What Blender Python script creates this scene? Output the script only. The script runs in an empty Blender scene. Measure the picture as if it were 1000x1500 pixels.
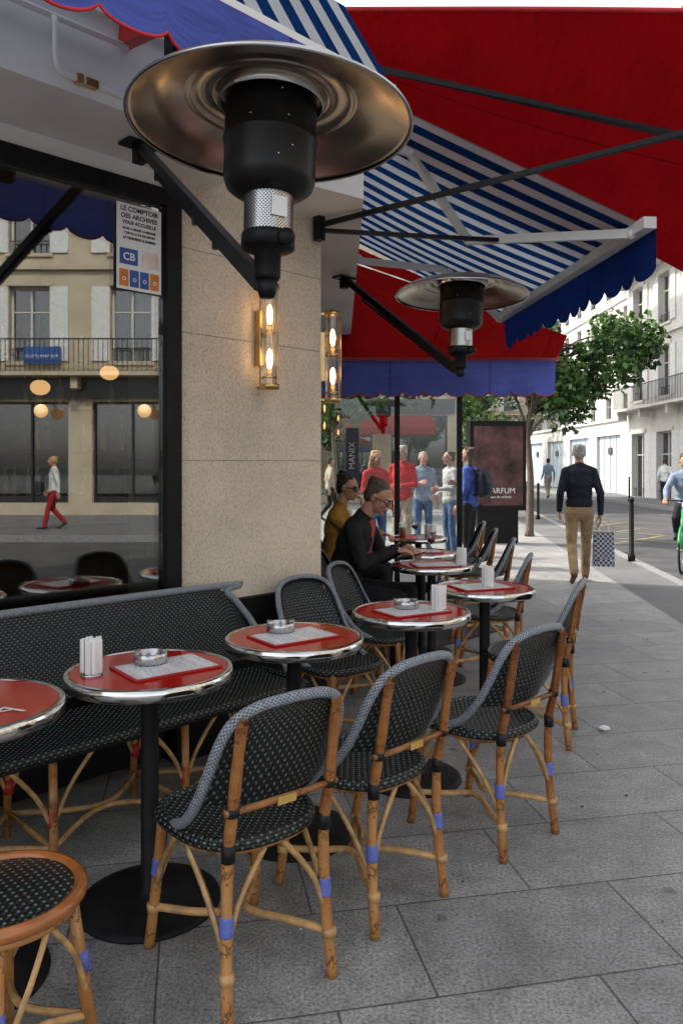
import bpy, math, random
import numpy as np
from mathutils import Vector, Matrix
random.seed(7)
R=math.radians
scene=bpy.context.scene
scene.view_settings.view_transform='Standard'
scene.view_settings.look='None'
scene.view_settings.exposure=0
COL=scene.collection

# ------------------------------------------------------------ materials
def newmat(name):
    m=bpy.data.materials.new(name); m.use_nodes=True
    nt=m.node_tree; nt.nodes.clear()
    out=nt.nodes.new('ShaderNodeOutputMaterial')
    return m,nt,out
def nd(nt,t,**kw):
    n=nt.nodes.new(t)
    for k,v in kw.items(): setattr(n,k,v)
    return n
def c4(c): return (c[0],c[1],c[2],1)
def ramp(nt,fac,stops):
    r=nt.nodes.new('ShaderNodeValToRGB')
    while len(r.color_ramp.elements)<len(stops): r.color_ramp.elements.new(0.5)
    for e,(p,c) in zip(r.color_ramp.elements,stops):
        e.position=p; e.color=c4(c) if len(c)==3 else c
    nt.links.new(fac,r.inputs[0]); return r.outputs[0]
def math_(nt,op,a,b=None,clamp=False):
    n=nt.nodes.new('ShaderNodeMath'); n.operation=op; n.use_clamp=clamp
    for i,x in enumerate((a,b)):
        if x is None: continue
        if isinstance(x,(int,float)): n.inputs[i].default_value=x
        else: nt.links.new(x,n.inputs[i])
    return n.outputs[0]
def mixc(nt,fac,a,b,mode='MIX'):
    n=nt.nodes.new('ShaderNodeMix'); n.data_type='RGBA'; n.blend_type=mode
    def put(s,x):
        if isinstance(x,(int,float)): s.default_value=x
        elif isinstance(x,tuple): s.default_value=c4(x)
        else: nt.links.new(x,s)
    put(n.inputs[0],fac); put(n.inputs[6],a); put(n.inputs[7],b)
    return n.outputs[2]
def noise_(nt,scale,detail=4,vec=None,rough=.6):
    n=nd(nt,'ShaderNodeTexNoise'); n.inputs['Scale'].default_value=scale; n.inputs['Detail'].default_value=detail; n.inputs['Roughness'].default_value=rough
    if vec is not None: nt.links.new(vec,n.inputs['Vector'])
    return n.outputs[0]
def objco(nt): return nt.nodes.new('ShaderNodeTexCoord').outputs['Object']
def bump_(nt,h,strength=.3,dist=.01):
    b=nd(nt,'ShaderNodeBump'); b.inputs['Strength'].default_value=strength; b.inputs['Distance'].default_value=dist
    nt.links.new(h,b.inputs['Height']); return b.outputs[0]
def M(name,col,rough=.6,metal=0,var=.15,vs=12,bump=0,bs=60,bd=.005,emit=None,es=0,coat=0,col2=None,spec=.5):
    m,nt,out=newmat(name)
    p=nd(nt,'ShaderNodeBsdfPrincipled'); nt.links.new(p.outputs[0],out.inputs[0])
    p.inputs['Roughness'].default_value=rough; p.inputs['Metallic'].default_value=metal; p.inputs['Specular IOR Level'].default_value=spec
    if coat: p.inputs['Coat Weight'].default_value=coat; p.inputs['Coat Roughness'].default_value=.05
    co=objco(nt)
    nz=noise_(nt,vs,3,co)
    lo=tuple(x*(1-var) for x in col); hi=tuple(min(1,x*(1+var)) for x in (col2 or col))
    nt.links.new(ramp(nt,nz,[(.3,lo),(.7,hi)]),p.inputs['Base Color'])
    if bump:
        nt.links.new(bump_(nt,noise_(nt,bs,3,co),bump,bd),p.inputs['Normal'])
    if emit: p.inputs['Emission Color'].default_value=c4(emit); p.inputs['Emission Strength'].default_value=es
    return m
def fabric(name,col,trans=.35,stripe=None,period=.16,bump=.5):
    m,nt,out=newmat(name)
    uv=nt.nodes.new('ShaderNodeUVMap'); uv.uv_map='UVMap'
    s=nt.nodes.new('ShaderNodeSeparateXYZ'); nt.links.new(uv.outputs[0],s.inputs[0])
    if stripe:
        f=math_(nt,'FRACT',math_(nt,'MULTIPLY',s.outputs[0],1/period))
        f=math_(nt,'GREATER_THAN',f,.5)
        c=mixc(nt,f,col,stripe)
    else: c=mixc(nt,0.0,col,col)
    nz=noise_(nt,2.2,5,objco(nt))
    c=mixc(nt,math_(nt,'MULTIPLY',nz,.5),c,(.0,.0,.0),'MIX')
    seam=math_(nt,'LESS_THAN',math_(nt,'FRACT',math_(nt,'MULTIPLY',s.outputs[0],1/1.15)),.012)
    c=mixc(nt,math_(nt,'MULTIPLY',seam,.45),c,(0.,0.,0.))
    d=nd(nt,'ShaderNodeBsdfDiffuse'); t=nd(nt,'ShaderNodeBsdfTranslucent')
    nt.links.new(c,d.inputs[0]); nt.links.new(c,t.inputs[0])
    mp=nd(nt,'ShaderNodeMapping'); mp.inputs['Scale'].default_value=(1.2,5,1); nt.links.new(uv.outputs[0],mp.inputs[0])
    b=bump_(nt,noise_(nt,1.6,3,mp.outputs[0]),bump,.10); nt.links.new(b,d.inputs['Normal']); nt.links.new(b,t.inputs['Normal'])
    mx=nd(nt,'ShaderNodeMixShader'); mx.inputs[0].default_value=trans
    nt.links.new(d.outputs[0],mx.inputs[1]); nt.links.new(t.outputs[0],mx.inputs[2]); nt.links.new(mx.outputs[0],out.inputs[0])
    return m
def glassmat(name,refl=.1,tint=(.9,.95,.93),rough=0,edge=.6):
    m,nt,out=newmat(name)
    t=nd(nt,'ShaderNodeBsdfTransparent'); t.inputs[0].default_value=c4(tint)
    g=nd(nt,'ShaderNodeBsdfGlossy'); g.inputs['Roughness'].default_value=rough
    lw=nd(nt,'ShaderNodeLayerWeight'); lw.inputs[0].default_value=.25
    f=math_(nt,'ADD',math_(nt,'MULTIPLY',lw.outputs[0],edge),refl,True)
    mx=nd(nt,'ShaderNodeMixShader'); nt.links.new(f,mx.inputs[0]); nt.links.new(t.outputs[0],mx.inputs[1]); nt.links.new(g.outputs[0],mx.inputs[2])
    nt.links.new(mx.outputs[0],out.inputs[0]); return m
def weave(name,dark,light,per=.016,rough=.3,thr=.35,jit=.9):
    m,nt,out=newmat(name)
    p=nd(nt,'ShaderNodeBsdfPrincipled'); nt.links.new(p.outputs[0],out.inputs[0]); p.inputs['Roughness'].default_value=rough
    uv=nt.nodes.new('ShaderNodeUVMap'); uv.uv_map='UVMap'
    s=nt.nodes.new('ShaderNodeSeparateXYZ'); nt.links.new(uv.outputs[0],s.inputs[0])
    k=math.pi/per
    a=math_(nt,'SINE',math_(nt,'MULTIPLY',s.outputs[0],k)); b=math_(nt,'SINE',math_(nt,'MULTIPLY',s.outputs[1],k))
    h=math_(nt,'MULTIPLY',a,b)
    nz=noise_(nt,60,2,uv.outputs[0])
    h2=math_(nt,'ADD',h,math_(nt,'MULTIPLY',math_(nt,'SUBTRACT',nz,.5),jit))
    c=ramp(nt,math_(nt,'ADD',math_(nt,'MULTIPLY',h2,.5),.5),[(0,dark),(thr+.2,dark),(min(thr+.4,.97),light)])
    nt.links.new(c,p.inputs['Base Color'])
    ab=math_(nt,'ABSOLUTE',h)
    nt.links.new(bump_(nt,ab,.8,.0035),p.inputs['Normal'])
    return m

m_weave=weave('woven_black',(.006,.009,.009),(.13,.15,.15),.0115,thr=.52,rough=.26)
m_rim=weave('woven_grey_rim',(.12,.135,.15),(.40,.44,.50),.0065,thr=.2,jit=1.6)
m_weave_s=weave('woven_seat',(.006,.010,.009),(.14,.165,.155),.014,thr=.52,rough=.26)
def bamboo():
    m,nt,out=newmat('bamboo')
    p=nd(nt,'ShaderNodeBsdfPrincipled'); nt.links.new(p.outputs[0],out.inputs[0]); p.inputs['Roughness'].default_value=.28
    uv=nt.nodes.new('ShaderNodeUVMap'); uv.uv_map='UVMap'
    s=nt.nodes.new('ShaderNodeSeparateXYZ'); nt.links.new(uv.outputs[0],s.inputs[0])
    oi=nt.nodes.new('ShaderNodeObjectInfo')
    co=objco(nt); sz=nt.nodes.new('ShaderNodeSeparateXYZ'); nt.links.new(co,sz.inputs[0])
    nz=noise_(nt,7,6,co,.7)
    mp=nd(nt,'ShaderNodeMapping'); mp.inputs['Scale'].default_value=(260,7,1); nt.links.new(uv.outputs[0],mp.inputs[0])
    grain=noise_(nt,1,4,mp.outputs[0])
    nz2=math_(nt,'ADD',nz,math_(nt,'MULTIPLY',math_(nt,'SUBTRACT',oi.outputs['Random'],.5),.22))
    nz2=math_(nt,'ADD',nz2,math_(nt,'MULTIPLY',math_(nt,'SUBTRACT',grain,.5),.35))
    nz2=math_(nt,'SUBTRACT',nz2,math_(nt,'MULTIPLY',math_(nt,'GREATER_THAN',sz.outputs[2],.44),.16))
    c=ramp(nt,nz2,[(.22,(.17,.05,.013)),(.48,(.38,.155,.042)),(.75,(.52,.27,.095))])
    w=math_(nt,'FRACT',math_(nt,'ADD',math_(nt,'MULTIPLY',s.outputs[1],5.3),math_(nt,'MULTIPLY',nz,1.6)))
    d=math_(nt,'LESS_THAN',w,.06)
    c=mixc(nt,math_(nt,'MULTIPLY',d,.7),c,(.07,.025,.008))
    sp=math_(nt,'GREATER_THAN',noise_(nt,55,2,co),.64)
    c=mixc(nt,math_(nt,'MULTIPLY',sp,.55),c,(.10,.04,.013))
    nt.links.new(c,p.inputs['Base Color'])
    nt.links.new(bump_(nt,w,.25,.003),p.inputs['Normal'])
    return m
m_bam=bamboo()
m_bam2=M('light_cane',(.48,.28,.11),.35,var=.4,vs=20)
m_amber=M('bentwood',(.34,.11,.025),.25,var=.3,vs=10,coat=.4)
m_bluewrap=M('blue_wrap',(.12,.16,.50),.4,bump=.6,bs=120)
m_redwrap=M('red_wrap',(.45,.03,.02),.4,bump=.4,bs=120)
m_blackwrap=M('black_wrap',(.010,.010,.012),.4,bump=.4,bs=150,spec=.3)
m_black=M('black_paint',(.008,.008,.009),.45,var=.3,spec=.22)
m_iron=M('cast_iron',(.010,.010,.011),.6,var=.5,bump=.3,bs=40,spec=.25)
m_chrome=M('chrome',(.66,.65,.63),.12,1,var=.05)
m_alu=M('brushed_aluminium',(.62,.54,.44),.26,1,var=.2,vs=5)
m_steel=M('steel',(.50,.50,.50),.25,1,var=.1)
m_redtop=M('red_tabletop',(.44,.009,.006),.08,var=.10,vs=5)
m_redplastic=M('red_plastic',(.46,.02,.02),.35)
m_white=M('white_paint',(.74,.74,.72),.6,var=.10,vs=1.6,bump=.1,bs=9)
m_ceramic=M('white_paper',(.82,.82,.80),.6,var=.04)
m_violet=fabric('violet_canvas',(.14,.19,.66),.3)
m_red=fabric('red_canvas',(.36,.006,.009),.38,bump=.8)
m_redin=fabric('red_canvas_inner',(.42,.012,.012),.30,bump=.8)
m_navy=fabric('navy_canvas',(.015,.04,.20),.3)
m_stripe=fabric('striped_canvas',(.72,.76,.80),.42,stripe=(.010,.05,.19),period=.165,bump=.35)
m_trim=M('red_trim',(.55,.02,.03),.7)
m_glass=glassmat('window_glass',.20,(.70,.74,.72),edge=.6)
m_glass2=glassmat('screen_glass',.05,(.90,.93,.92),edge=.3)
m_glassc=glassmat('clear_glass',.06,(.96,.97,.97),edge=.5)
m_bulb=M('bulb_filament',(1,.7,.35),.4,emit=(1,.55,.20),es=16)
m_globe=M('lamp_globe',(1,.75,.45),.4,emit=(1,.50,.20),es=2.2)
m_brass=M('brass',(.60,.42,.18),.3,1)
m_dark=M('dark_interior',(.03,.024,.018),.6)
m_wood=M('dark_wood',(.09,.04,.018),.4,var=.5,vs=3)

def stone(name,col):
    m,nt,out=newmat(name)
    p=nd(nt,'ShaderNodeBsdfPrincipled'); nt.links.new(p.outputs[0],out.inputs[0]); p.inputs['Roughness'].default_value=.85
    co=objco(nt)
    big=noise_(nt,1.6,6,co,.65); fine=noise_(nt,75,2,co,.8)
    lo=tuple(x*.74 for x in col); hi=tuple(min(1,x*1.14) for x in col)
    c=ramp(nt,big,[(.35,lo),(.65,hi)])
    c=mixc(nt,.5,c,ramp(nt,fine,[(.3,tuple(x*.5 for x in col)),(.55,tuple(min(1,x*1.15) for x in col))]))
    nt.links.new(c,p.inputs['Base Color'])
    nt.links.new(bump_(nt,fine,.5,.006),p.inputs['Normal'])
    return m
m_stone=stone('pillar_limestone',(.66,.56,.44))
m_stone2=stone('facade_stone',(.44,.38,.30))
m_stone3=stone('white_render',(.60,.58,.54))
m_stone4=stone('cream_stone',(.48,.41,.30))
def pavement():
    m,nt,out=newmat('granite_pavement')
    p=nd(nt,'ShaderNodeBsdfPrincipled'); nt.links.new(p.outputs[0],out.inputs[0])
    co=objco(nt)
    mp=nd(nt,'ShaderNodeMapping'); mp.inputs['Rotation'].default_value=(0,0,R(-11)); mp.inputs['Location'].default_value=(.1,.23,0); nt.links.new(co,mp.inputs[0])
    br=nd(nt,'ShaderNodeTexBrick'); nt.links.new(mp.outputs[0],br.inputs['Vector'])
    br.offset=.37; br.inputs['Scale'].default_value=1; br.inputs['Mortar Size'].default_value=.004; br.inputs['Mortar Smooth'].default_value=.3
    br.inputs['Brick Width'].default_value=.78; br.inputs['Row Height'].default_value=.46
    br.inputs['Color1'].default_value=(.325,.322,.312,1); br.inputs['Color2'].default_value=(.262,.262,.258,1); br.inputs['Mortar'].default_value=(.10,.098,.095,1)
    big=noise_(nt,.8,6,co,.65); mid=noise_(nt,6,6,co,.75); fine=noise_(nt,95,2,co,.8)
    c=mixc(nt,1.0,br.outputs[0],ramp(nt,big,[(.3,(.68,.68,.69)),(.7,(1.18,1.18,1.15))]),'MULTIPLY')
    c=mixc(nt,1.0,c,ramp(nt,mid,[(.3,(.66,.66,.66)),(.6,(1.12,1.12,1.12))]),'MULTIPLY')
    c=mixc(nt,1.0,c,ramp(nt,fine,[(.32,(.42,.42,.43)),(.5,(1,1,1)),(.7,(1.5,1.5,1.47))]),'MULTIPLY')
    vo=nd(nt,'ShaderNodeTexVoronoi'); vo.inputs['Scale'].default_value=2.3; nt.links.new(co,vo.inputs['Vector'])
    spot=ramp(nt,math_(nt,'ADD',vo.outputs['Distance'],math_(nt,'MULTIPLY',mid,.08)),[(.08,(.55,.55,.55)),(.11,(1,1,1))])
    c=mixc(nt,1.0,c,spot,'MULTIPLY')
    nt.links.new(c,p.inputs['Base Color'])
    nt.links.new(ramp(nt,mid,[(.3,(.45,.45,.45)),(.7,(.78,.78,.78))]),p.inputs['Roughness'])
    h=math_(nt,'ADD',math_(nt,'MULTIPLY',br.outputs['Fac'],-1.5),math_(nt,'MULTIPLY',fine,.35))
    nt.links.new(bump_(nt,h,.5,.004),p.inputs['Normal'])
    return m
m_pave=pavement()
m_asph=M('asphalt',(.07,.07,.073),.85,var=.3,vs=1.2,bump=.4,bs=150)
m_asph2=M('footway_asphalt',(.135,.135,.135),.85,var=.25,vs=1.0,bump=.3,bs=150)
m_kerb=M('kerb_granite',(.24,.24,.235),.8,var=.3,vs=20,bump=.3)
m_yellow=M('yellow_marking',(.34,.27,.10),.7,var=.5,vs=6)
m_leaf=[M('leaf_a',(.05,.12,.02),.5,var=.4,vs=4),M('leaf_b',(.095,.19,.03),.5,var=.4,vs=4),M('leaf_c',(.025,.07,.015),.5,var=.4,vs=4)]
m_bark=M('bark',(.13,.10,.075),.9,var=.4,bump=.6,bs=30)
m_win=glassmat('facade_glass',.25,(.25,.27,.28))
m_winback=M('window_dark',(.04,.045,.05),.3,var=.9,vs=.8,col2=(.14,.13,.12))

# ------------------------------------------------------------ mesh builder
class MB:
    def __init__(s): s.v=[];s.f=[];s.mi=[];s.uv=[];s.sm=[];s.mats=[];s.M=Matrix()
    def m(s,mat):
        if mat not in s.mats: s.mats.append(mat)
        return s.mats.index(mat)
    def add(s,vs,fs,mat,smooth=False,uvs=None):
        o=len(s.v); k=s.m(mat)
        s.v.extend([s.M@Vector(v) for v in vs])
        for i,f in enumerate(fs):
            s.f.append([o+j for j in f]); s.mi.append(k); s.sm.append(smooth)
            if uvs: s.uv.append([uvs[j] for j in f])
            else: s.uv.append([(vs[j][0],vs[j][1]+vs[j][2]) for j in f])
    def box(s,c,d,mat,rz=0,R3=None,bev=0):
        x,y,z=d[0]/2,d[1]/2,d[2]/2
        T=Matrix.Translation(c)@(R3.to_4x4() if R3 else Matrix.Rotation(rz,4,'Z'))
        if bev:
            import bmesh
            bm=bmesh.new(); bmesh.ops.create_cube(bm,size=1)
            for v in bm.verts: v.co=Vector((v.co.x*d[0],v.co.y*d[1],v.co.z*d[2]))
            bmesh.ops.bevel(bm,geom=list(bm.edges),offset=bev,segments=2,affect='EDGES')
            bm.verts.index_update()
            vs=[T@v.co for v in bm.verts]; fs=[[v.index for v in f.verts] for f in bm.faces]; bm.free()
            s.add(vs,fs,mat,False); return
        vs=[T@Vector(p) for p in [(-x,-y,-z),(x,-y,-z),(x,y,-z),(-x,y,-z),(-x,-y,z),(x,-y,z),(x,y,z),(-x,y,z)]]
        s.add(vs,[(0,3,2,1),(4,5,6,7),(0,1,5,4),(1,2,6,5),(2,3,7,6),(3,0,4,7)],mat)
    def bx(s,x0,x1,y0,y1,z0,z1,mat): s.box(((x0+x1)/2,(y0+y1)/2,(z0+z1)/2),(x1-x0,y1-y0,z1-z0),mat)
    def bar(s,a,b,w,h,mat):
        a=Vector(a);b=Vector(b);d=b-a;L=d.length;q=d.to_track_quat('Y','Z').to_matrix()
        s.box((a+b)/2,(w,L,h),mat,R3=q)
    def tube(s,pts,r,mat,n=8,closed=False,cap=True):
        P=[Vector(p) for p in pts]; N=len(P)
        rr=r if isinstance(r,(list,tuple)) else [r]*N
        vs=[];uv=[];L=0;up=None
        for i in range(N):
            if closed: t=P[(i+1)%N]-P[i-1]
            else: t=P[min(i+1,N-1)]-P[max(i-1,0)]
            if t.length<1e-9: t=Vector((0,0,1))
            t.normalize()
            if up is None:
                up=Vector((0,0,1)) if abs(t.z)<.9 else Vector((1,0,0))
            a=up-t*up.dot(t); 
            if a.length<1e-6: a=t.orthogonal()
            a.normalize(); up=a; b=t.cross(a)
            if i>0: L+=(P[i]-P[i-1]).length
            for k in range(n+1):
                th=2*math.pi*k/n
                vs.append(P[i]+(a*math.cos(th)+b*math.sin(th))*rr[i]); uv.append((th*rr[i],L))
        W=n+1;fs=[]
        for i in range(N-1):
            for k in range(n): fs.append((i*W+k,i*W+k+1,(i+1)*W+k+1,(i+1)*W+k))
        if closed:
            i=N-1
            for k in range(n): fs.append((i*W+k,i*W+k+1,k+1,k))
        elif cap:
            fs.append(tuple(range(n-1,-1,-1))); fs.append(tuple((N-1)*W+k for k in range(n)))
        s.add(vs,fs,mat,True,uv)
    def lathe(s,prof,mat,c=(0,0,0),n=32,smooth=True):
        vs=[];uv=[]
        for i,(r,z) in enumerate(prof):
            for k in range(n+1):
                th=2*math.pi*k/n
                vs.append((c[0]+r*math.cos(th),c[1]+r*math.sin(th),c[2]+z)); uv.append((th*max(r,.01),z+r))
        W=n+1;fs=[]
        for i in range(len(prof)-1):
            for k in range(n): fs.append((i*W+k,i*W+k+1,(i+1)*W+k+1,(i+1)*W+k))
        s.add(vs,fs,mat,smooth,uv)
    def sphere(s,c,r,mat,n=12):
        r3=r if isinstance(r,tuple) else (r,r,r)
        vs=[];fs=[]
        for i in range(n+1):
            ph=math.pi*i/n
            for k in range(n*2): 
                th=math.pi*k/n
                vs.append((c[0]+r3[0]*math.sin(ph)*math.cos(th),c[1]+r3[1]*math.sin(ph)*math.sin(th),c[2]+r3[2]*math.cos(ph)))
        for i in range(n):
            for k in range(n*2): fs.append((i*n*2+k,(i+1)*n*2+k,(i+1)*n*2+(k+1)%(n*2),i*n*2+(k+1)%(n*2)))
        s.add(vs,fs,mat,True)
    def grid(s,fn,nu,nv,mat,uvfn=None,smooth=True):
        vs=[];uv=[]
        for j in range(nv+1):
            for i in range(nu+1):
                vs.append(Vector(fn(i/nu,j/nv)))
        for j in range(nv+1):
            for i in range(nu+1):
                uv.append(uvfn(i/nu,j/nv) if uvfn else (i/nu,j/nv))
        W=nu+1
        fs=[(j*W+i,j*W+i+1,(j+1)*W+i+1,(j+1)*W+i) for j in range(nv) for i in range(nu)]
        s.add(vs,fs,mat,smooth,uv)
    def prism(s,poly,z0,z1,mat,top=None):
        n=len(poly)
        vs=[(x,y,z0) for x,y in poly]+[(x,y,z1) for x,y in poly]
        s.add(vs,[(i,(i+1)%n,n+(i+1)%n,n+i) for i in range(n)]+[tuple(range(n-1,-1,-1))],mat)
        s.add([(x,y,z1) for x,y in poly],[tuple(range(n))],top or mat)
    def mesh(s,name):
        me=bpy.data.meshes.new(name)
        me.from_pydata([tuple(v) for v in s.v],[],s.f)
        for m in s.mats: me.materials.append(m)
        me.polygons.foreach_set('material_index',s.mi); me.polygons.foreach_set('use_smooth',s.sm)
        ul=me.uv_layers.new(name='UVMap')
        flat=[c for f in s.uv for p in f for c in p]
        ul.data.foreach_set('uv',flat)
        me.validate(); me.update(); return me
    def obj(s,name,loc=(0,0,0),rz=0,parent=None):
        return place(s.mesh(name),name,loc,rz,parent)
def place(me,name,loc=(0,0,0),rz=0,parent=None):
    o=bpy.data.objects.new(name,me); COL.objects.link(o); o.location=loc; o.rotation_euler=(0,0,rz)
    if parent: o.parent=parent
    return o
def cr(pts,sub=6,closed=False):
    P=[Vector(p) for p in pts];n=len(P);out=[]
    rng=range(n) if closed else range(n-1)
    for i in rng:
        if closed: p0,p1,p2,p3=P[i-1],P[i],P[(i+1)%n],P[(i+2)%n]
        else: p0,p1,p2,p3=P[max(i-1,0)],P[i],P[i+1],P[min(i+2,n-1)]
        for k in range(sub):
            t=k/sub
            out.append(.5*((2*p1)+(-p0+p2)*t+(2*p0-5*p1+4*p2-p3)*t*t+(-p0+3*p1-3*p2+p3)*t**3))
    if not closed: out.append(P[-1])
    return out
MA=Matrix.Rotation(R(45),4,'Z')
BANG=math.atan2(1,-.08)
P0=(-.122,4.574)
MBm=Matrix.Translation((P0[0],P0[1],0))@Matrix.Rotation(BANG,4,'Z')
def UN(u,n,z=0): return MA@Vector((u,n,z))

# ------------------------------------------------------------ ground
b=MB(); b.add([(-250,-250,-.125),(250,-250,-.125),(250,300,-.125),(-250,300,-.125)],[(0,1,2,3)],m_asph); b.obj('ground')
def ka(Y): return 2.37+.114*Y
def kb(Y): return 3.2+.12*Y
b=MB(); b.prism([(-60,-40),(ka(-40),-40),(ka(70),70),(-60,70)],-.13,0,m_pave); b.obj('pavement')
b=MB(); b.prism([(ka(-40)+.003,-40),(kb(-40)-.16,-40),(kb(70)-.16,70),(ka(70)+.003,70)],-.13,-.004,m_asph2); b.obj('asphalt_footway')
b=MB()
Y=-20
while Y<60:
    b.prism([(kb(Y)-.155,Y+.006),(kb(Y),Y+.006),(kb(Y+1),Y+.994),(kb(Y+1)-.155,Y+.994)],-.13,.003,m_kerb); Y+=1
b.obj('kerb')
b=MB(); b.prism([(11.2,-40),(60,-40),(60,90),(12.0,90)],-.13,0,m_asph2)
Y=-20
while Y<60:
    x0=11.2+.8*(Y+40)/130
    b.prism([(x0-.16,Y+.006),(x0-.004,Y+.006),(x0+.002,Y+.994),(x0-.155,Y+.994)],-.13,.004,m_kerb); Y+=1
b.obj('opposite_pavement')
b=MB()
for i in range(4):
    y0=15.5+i*1.9
    for sgn in (0,1):
        xa,xb=(kb(y0)+.3,kb(y0)+2.2)
        a,c=((xa,y0),(xb,y0+1.9)) if sgn==0 else ((xb,y0),(xa,y0+1.9))
        d=Vector((c[0]-a[0],c[1]-a[1],0)).normalized(); n_=Vector((-d.y,d.x,0))*.035
        z=-.121+sgn*.003
        b.add([(a[0]-n_.x,a[1]-n_.y,z),(c[0]-n_.x,c[1]-n_.y,z),(c[0]+n_.x,c[1]+n_.y,z),(a[0]+n_.x,a[1]+n_.y,z)],[(0,1,2,3)],m_yellow)
b.obj('road_marking')
b=MB(); rl=random.Random(3)
m_lit=M('litter',(.12,.09,.05),.8,var=.5,vs=3)
for i in range(120):
    y=rl.uniform(1.6,9); x=rl.uniform(-1.2,2.6+.1*y)
    a=rl.uniform(0,6.28); L=rl.uniform(.006,.016); w=L*rl.uniform(.2,.7)
    b.box((x,y,.003),(L,w,.004),rl.choice([m_lit,m_lit,m_ceramic,m_dark]),rz=a)
b.obj('pavement_litter')

# ------------------------------------------------------------ cafe building
b=MB(); b.M=MA
fb=3.32
zs=[.78,1.52,2.17,2.60,3.70]
for z0,z1 in zip(zs[:-1],zs[1:]):
    b.bx(2.163,3.147,fb,fb+.5,z0+.0018,z1-.0018,m_stone)
b.bx(2.17,3.14,fb+.006,fb+.49,.78,3.69,m_stone2)
b.bx(2.13,3.17,fb-.03,fb+.5,0,.78,m_black)
b.bx(2.075,2.16,fb-.03,fb+.06,.30,2.90,m_black)
b.bx(-1.4,2.075,fb-.03,fb+.06,2.78,2.862,m_black)
b.bx(-1.4,2.075,fb-.03,fb+.06,.78,.86,m_black)
b.bx(-1.4,2.075,fb,fb+.1,.05,.78,m_black)
b.bx(.42,.50,fb-.03,fb+.06,.86,2.78,m_black)
b.bx(-1.5,-1.4,fb-.03,fb+.06,0,2.9,m_black)
b.bx(-1.4,2.075,fb+.01,fb+.03,.86,2.78,m_glass)
b.bx(-1.5,2.163,fb+.004,fb+.3,2.865,3.70,m_white)
b.bx(-12,2.37,2.86,fb+.001,2.95,3.72,m_white)
b.bx(-12,2.372,2.835,2.86,3.30,3.36,m_white)
b.bx(-12,-1.5,fb,fb+.5,0,2.95,m_stone2)
b.M=Matrix()
b.prism([(-.36,4.335),(-.18,3.98),(.12,4.2),(.10,9.3),(-.55,9.3),(-.30,4.62)],2.95,3.75,m_white)
b.M=MBm
b.bx(.004,.55,.003,.4,.78,2.95,m_stone); b.bx(0,.57,-.02,.4,0,.775,m_black)
b.bx(.55,4.7,-.01,.06,0,.55,m_black); b.bx(.55,4.7,-.01,.06,2.5,2.949,m_black)
for x in (.55,1.5,2.6,3.6,4.62): b.bx(x,x+.07,-.02,.07,.55,2.5,m_black)
b.bx(.62,4.62,.02,.035,.55,2.5,m_glass)
b.bx(4.7,6.45,0,.5,0,2.95,m_stone2)
b.M=Matrix()
foot=[(P0[0]-.01,P0[1]+.01),(-.62,11),(-14,11),(-14,1.5),(-8.7,-3.95)]
b.prism(foot,3.76,11.0,m_stone4)
for a,c in (((-8.7,-3.95),(-14,1.5)),((-14,1.5),(-14,11)),((-14,11),(-.64,11))):
    b.add([(a[0],a[1],0),(c[0],c[1],0),(c[0],c[1],3.76),(a[0],a[1],3.76)],[(0,1,2,3)],m_stone2)
b.M=MA
b.bx(-6,4.6,6.8,6.9,0,3.7,m_wood); b.bx(-6,6,fb+.55,6.8,.004,.02,m_dark); 
for z in (1.2,1.6,2.0,2.4): 
    b.bx(-1,4,6.55,6.8,z,z+.03,m_wood)
    for i in range(50):
        u=-1+i*.1+random.uniform(-.02,.02)
        if random.random()<.75: b.lathe([(.03,0),(.03,.15),(.012,.19),(.012,.24)],random.choice([m_dark,m_brass,m_wood,m_ceramic]),(u,6.67,z+.03),8)
b.bx(-1,3.6,5.4,5.8,0,1.05,m_wood); b.bx(-1.05,3.65,5.35,5.85,1.05,1.09,m_steel)
b.obj('cafe_building')
def wall_lamp(mb):
    mb.lathe([(0,.285),(.052,.285),(.055,.262),(.05,.255),(.0,.255)],m_brass,n=20)
    mb.lathe([(0,-.285),(.052,-.285),(.055,-.262),(.05,-.255),(.0,-.255)],m_brass,n=20)
    mb.lathe([(.047,-.256),(.047,.256)],m_glassc,n=24)
    for k in range(3):
        a=math.pi*2*k/3+.5
        mb.tube([(.052*math.cos(a),.052*math.sin(a),-.26),(.052*math.cos(a),.052*math.sin(a),.26)],.0035,m_brass,6)
    for zc in (-.12,.12):
        mb.sphere((0,0,zc),(.017,.017,.055),m_bulb,8)
        mb.lathe([(.016,-.02),(.016,.02),(0,.02)],m_brass,(0,0,zc-.075),12)
        mb.lathe([(.040,-.004),(.045,0),(.040,.004)],m_brass,(0,0,zc-.1),20)
    mb.box((0,.075,0),(.05,.05,.30),m_brass); mb.bar((0,.02,.268),(0,.1,.268),.02,.012,m_brass); mb.bar((0,.02,-.268),(0,.1,-.268),.02,.012,m_brass)
b=MB(); wall_lamp(b); lm=b.mesh('wall_lamp')
p=UN(2.67,fb-.10,2.19); place(lm,'wall_lamp',p,R(45))
for x in (.22,2.55):
    p=MBm@Vector((x,-.085,2.17)); place(lm,'wall_lamp',p,BANG)
b=MB(); b.tube([(0,0,.05),(0,0,1.0)],.005,m_black,6); b.sphere((0,0,0),(.075,.075,.06),m_globe,12); b.lathe([(0,.08),(.02,.08),(.03,.05)],m_brass,n=16)
pm=b.mesh('pendant_lamp')
for (x,y,z) in ((-2.35,6.0,2.10),(-1.9,6.3,2.25),(-3.6,5.2,2.2),(-1.0,6.6,2.1)): place(pm,'pendant_lamp',(x,y,z))

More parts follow.
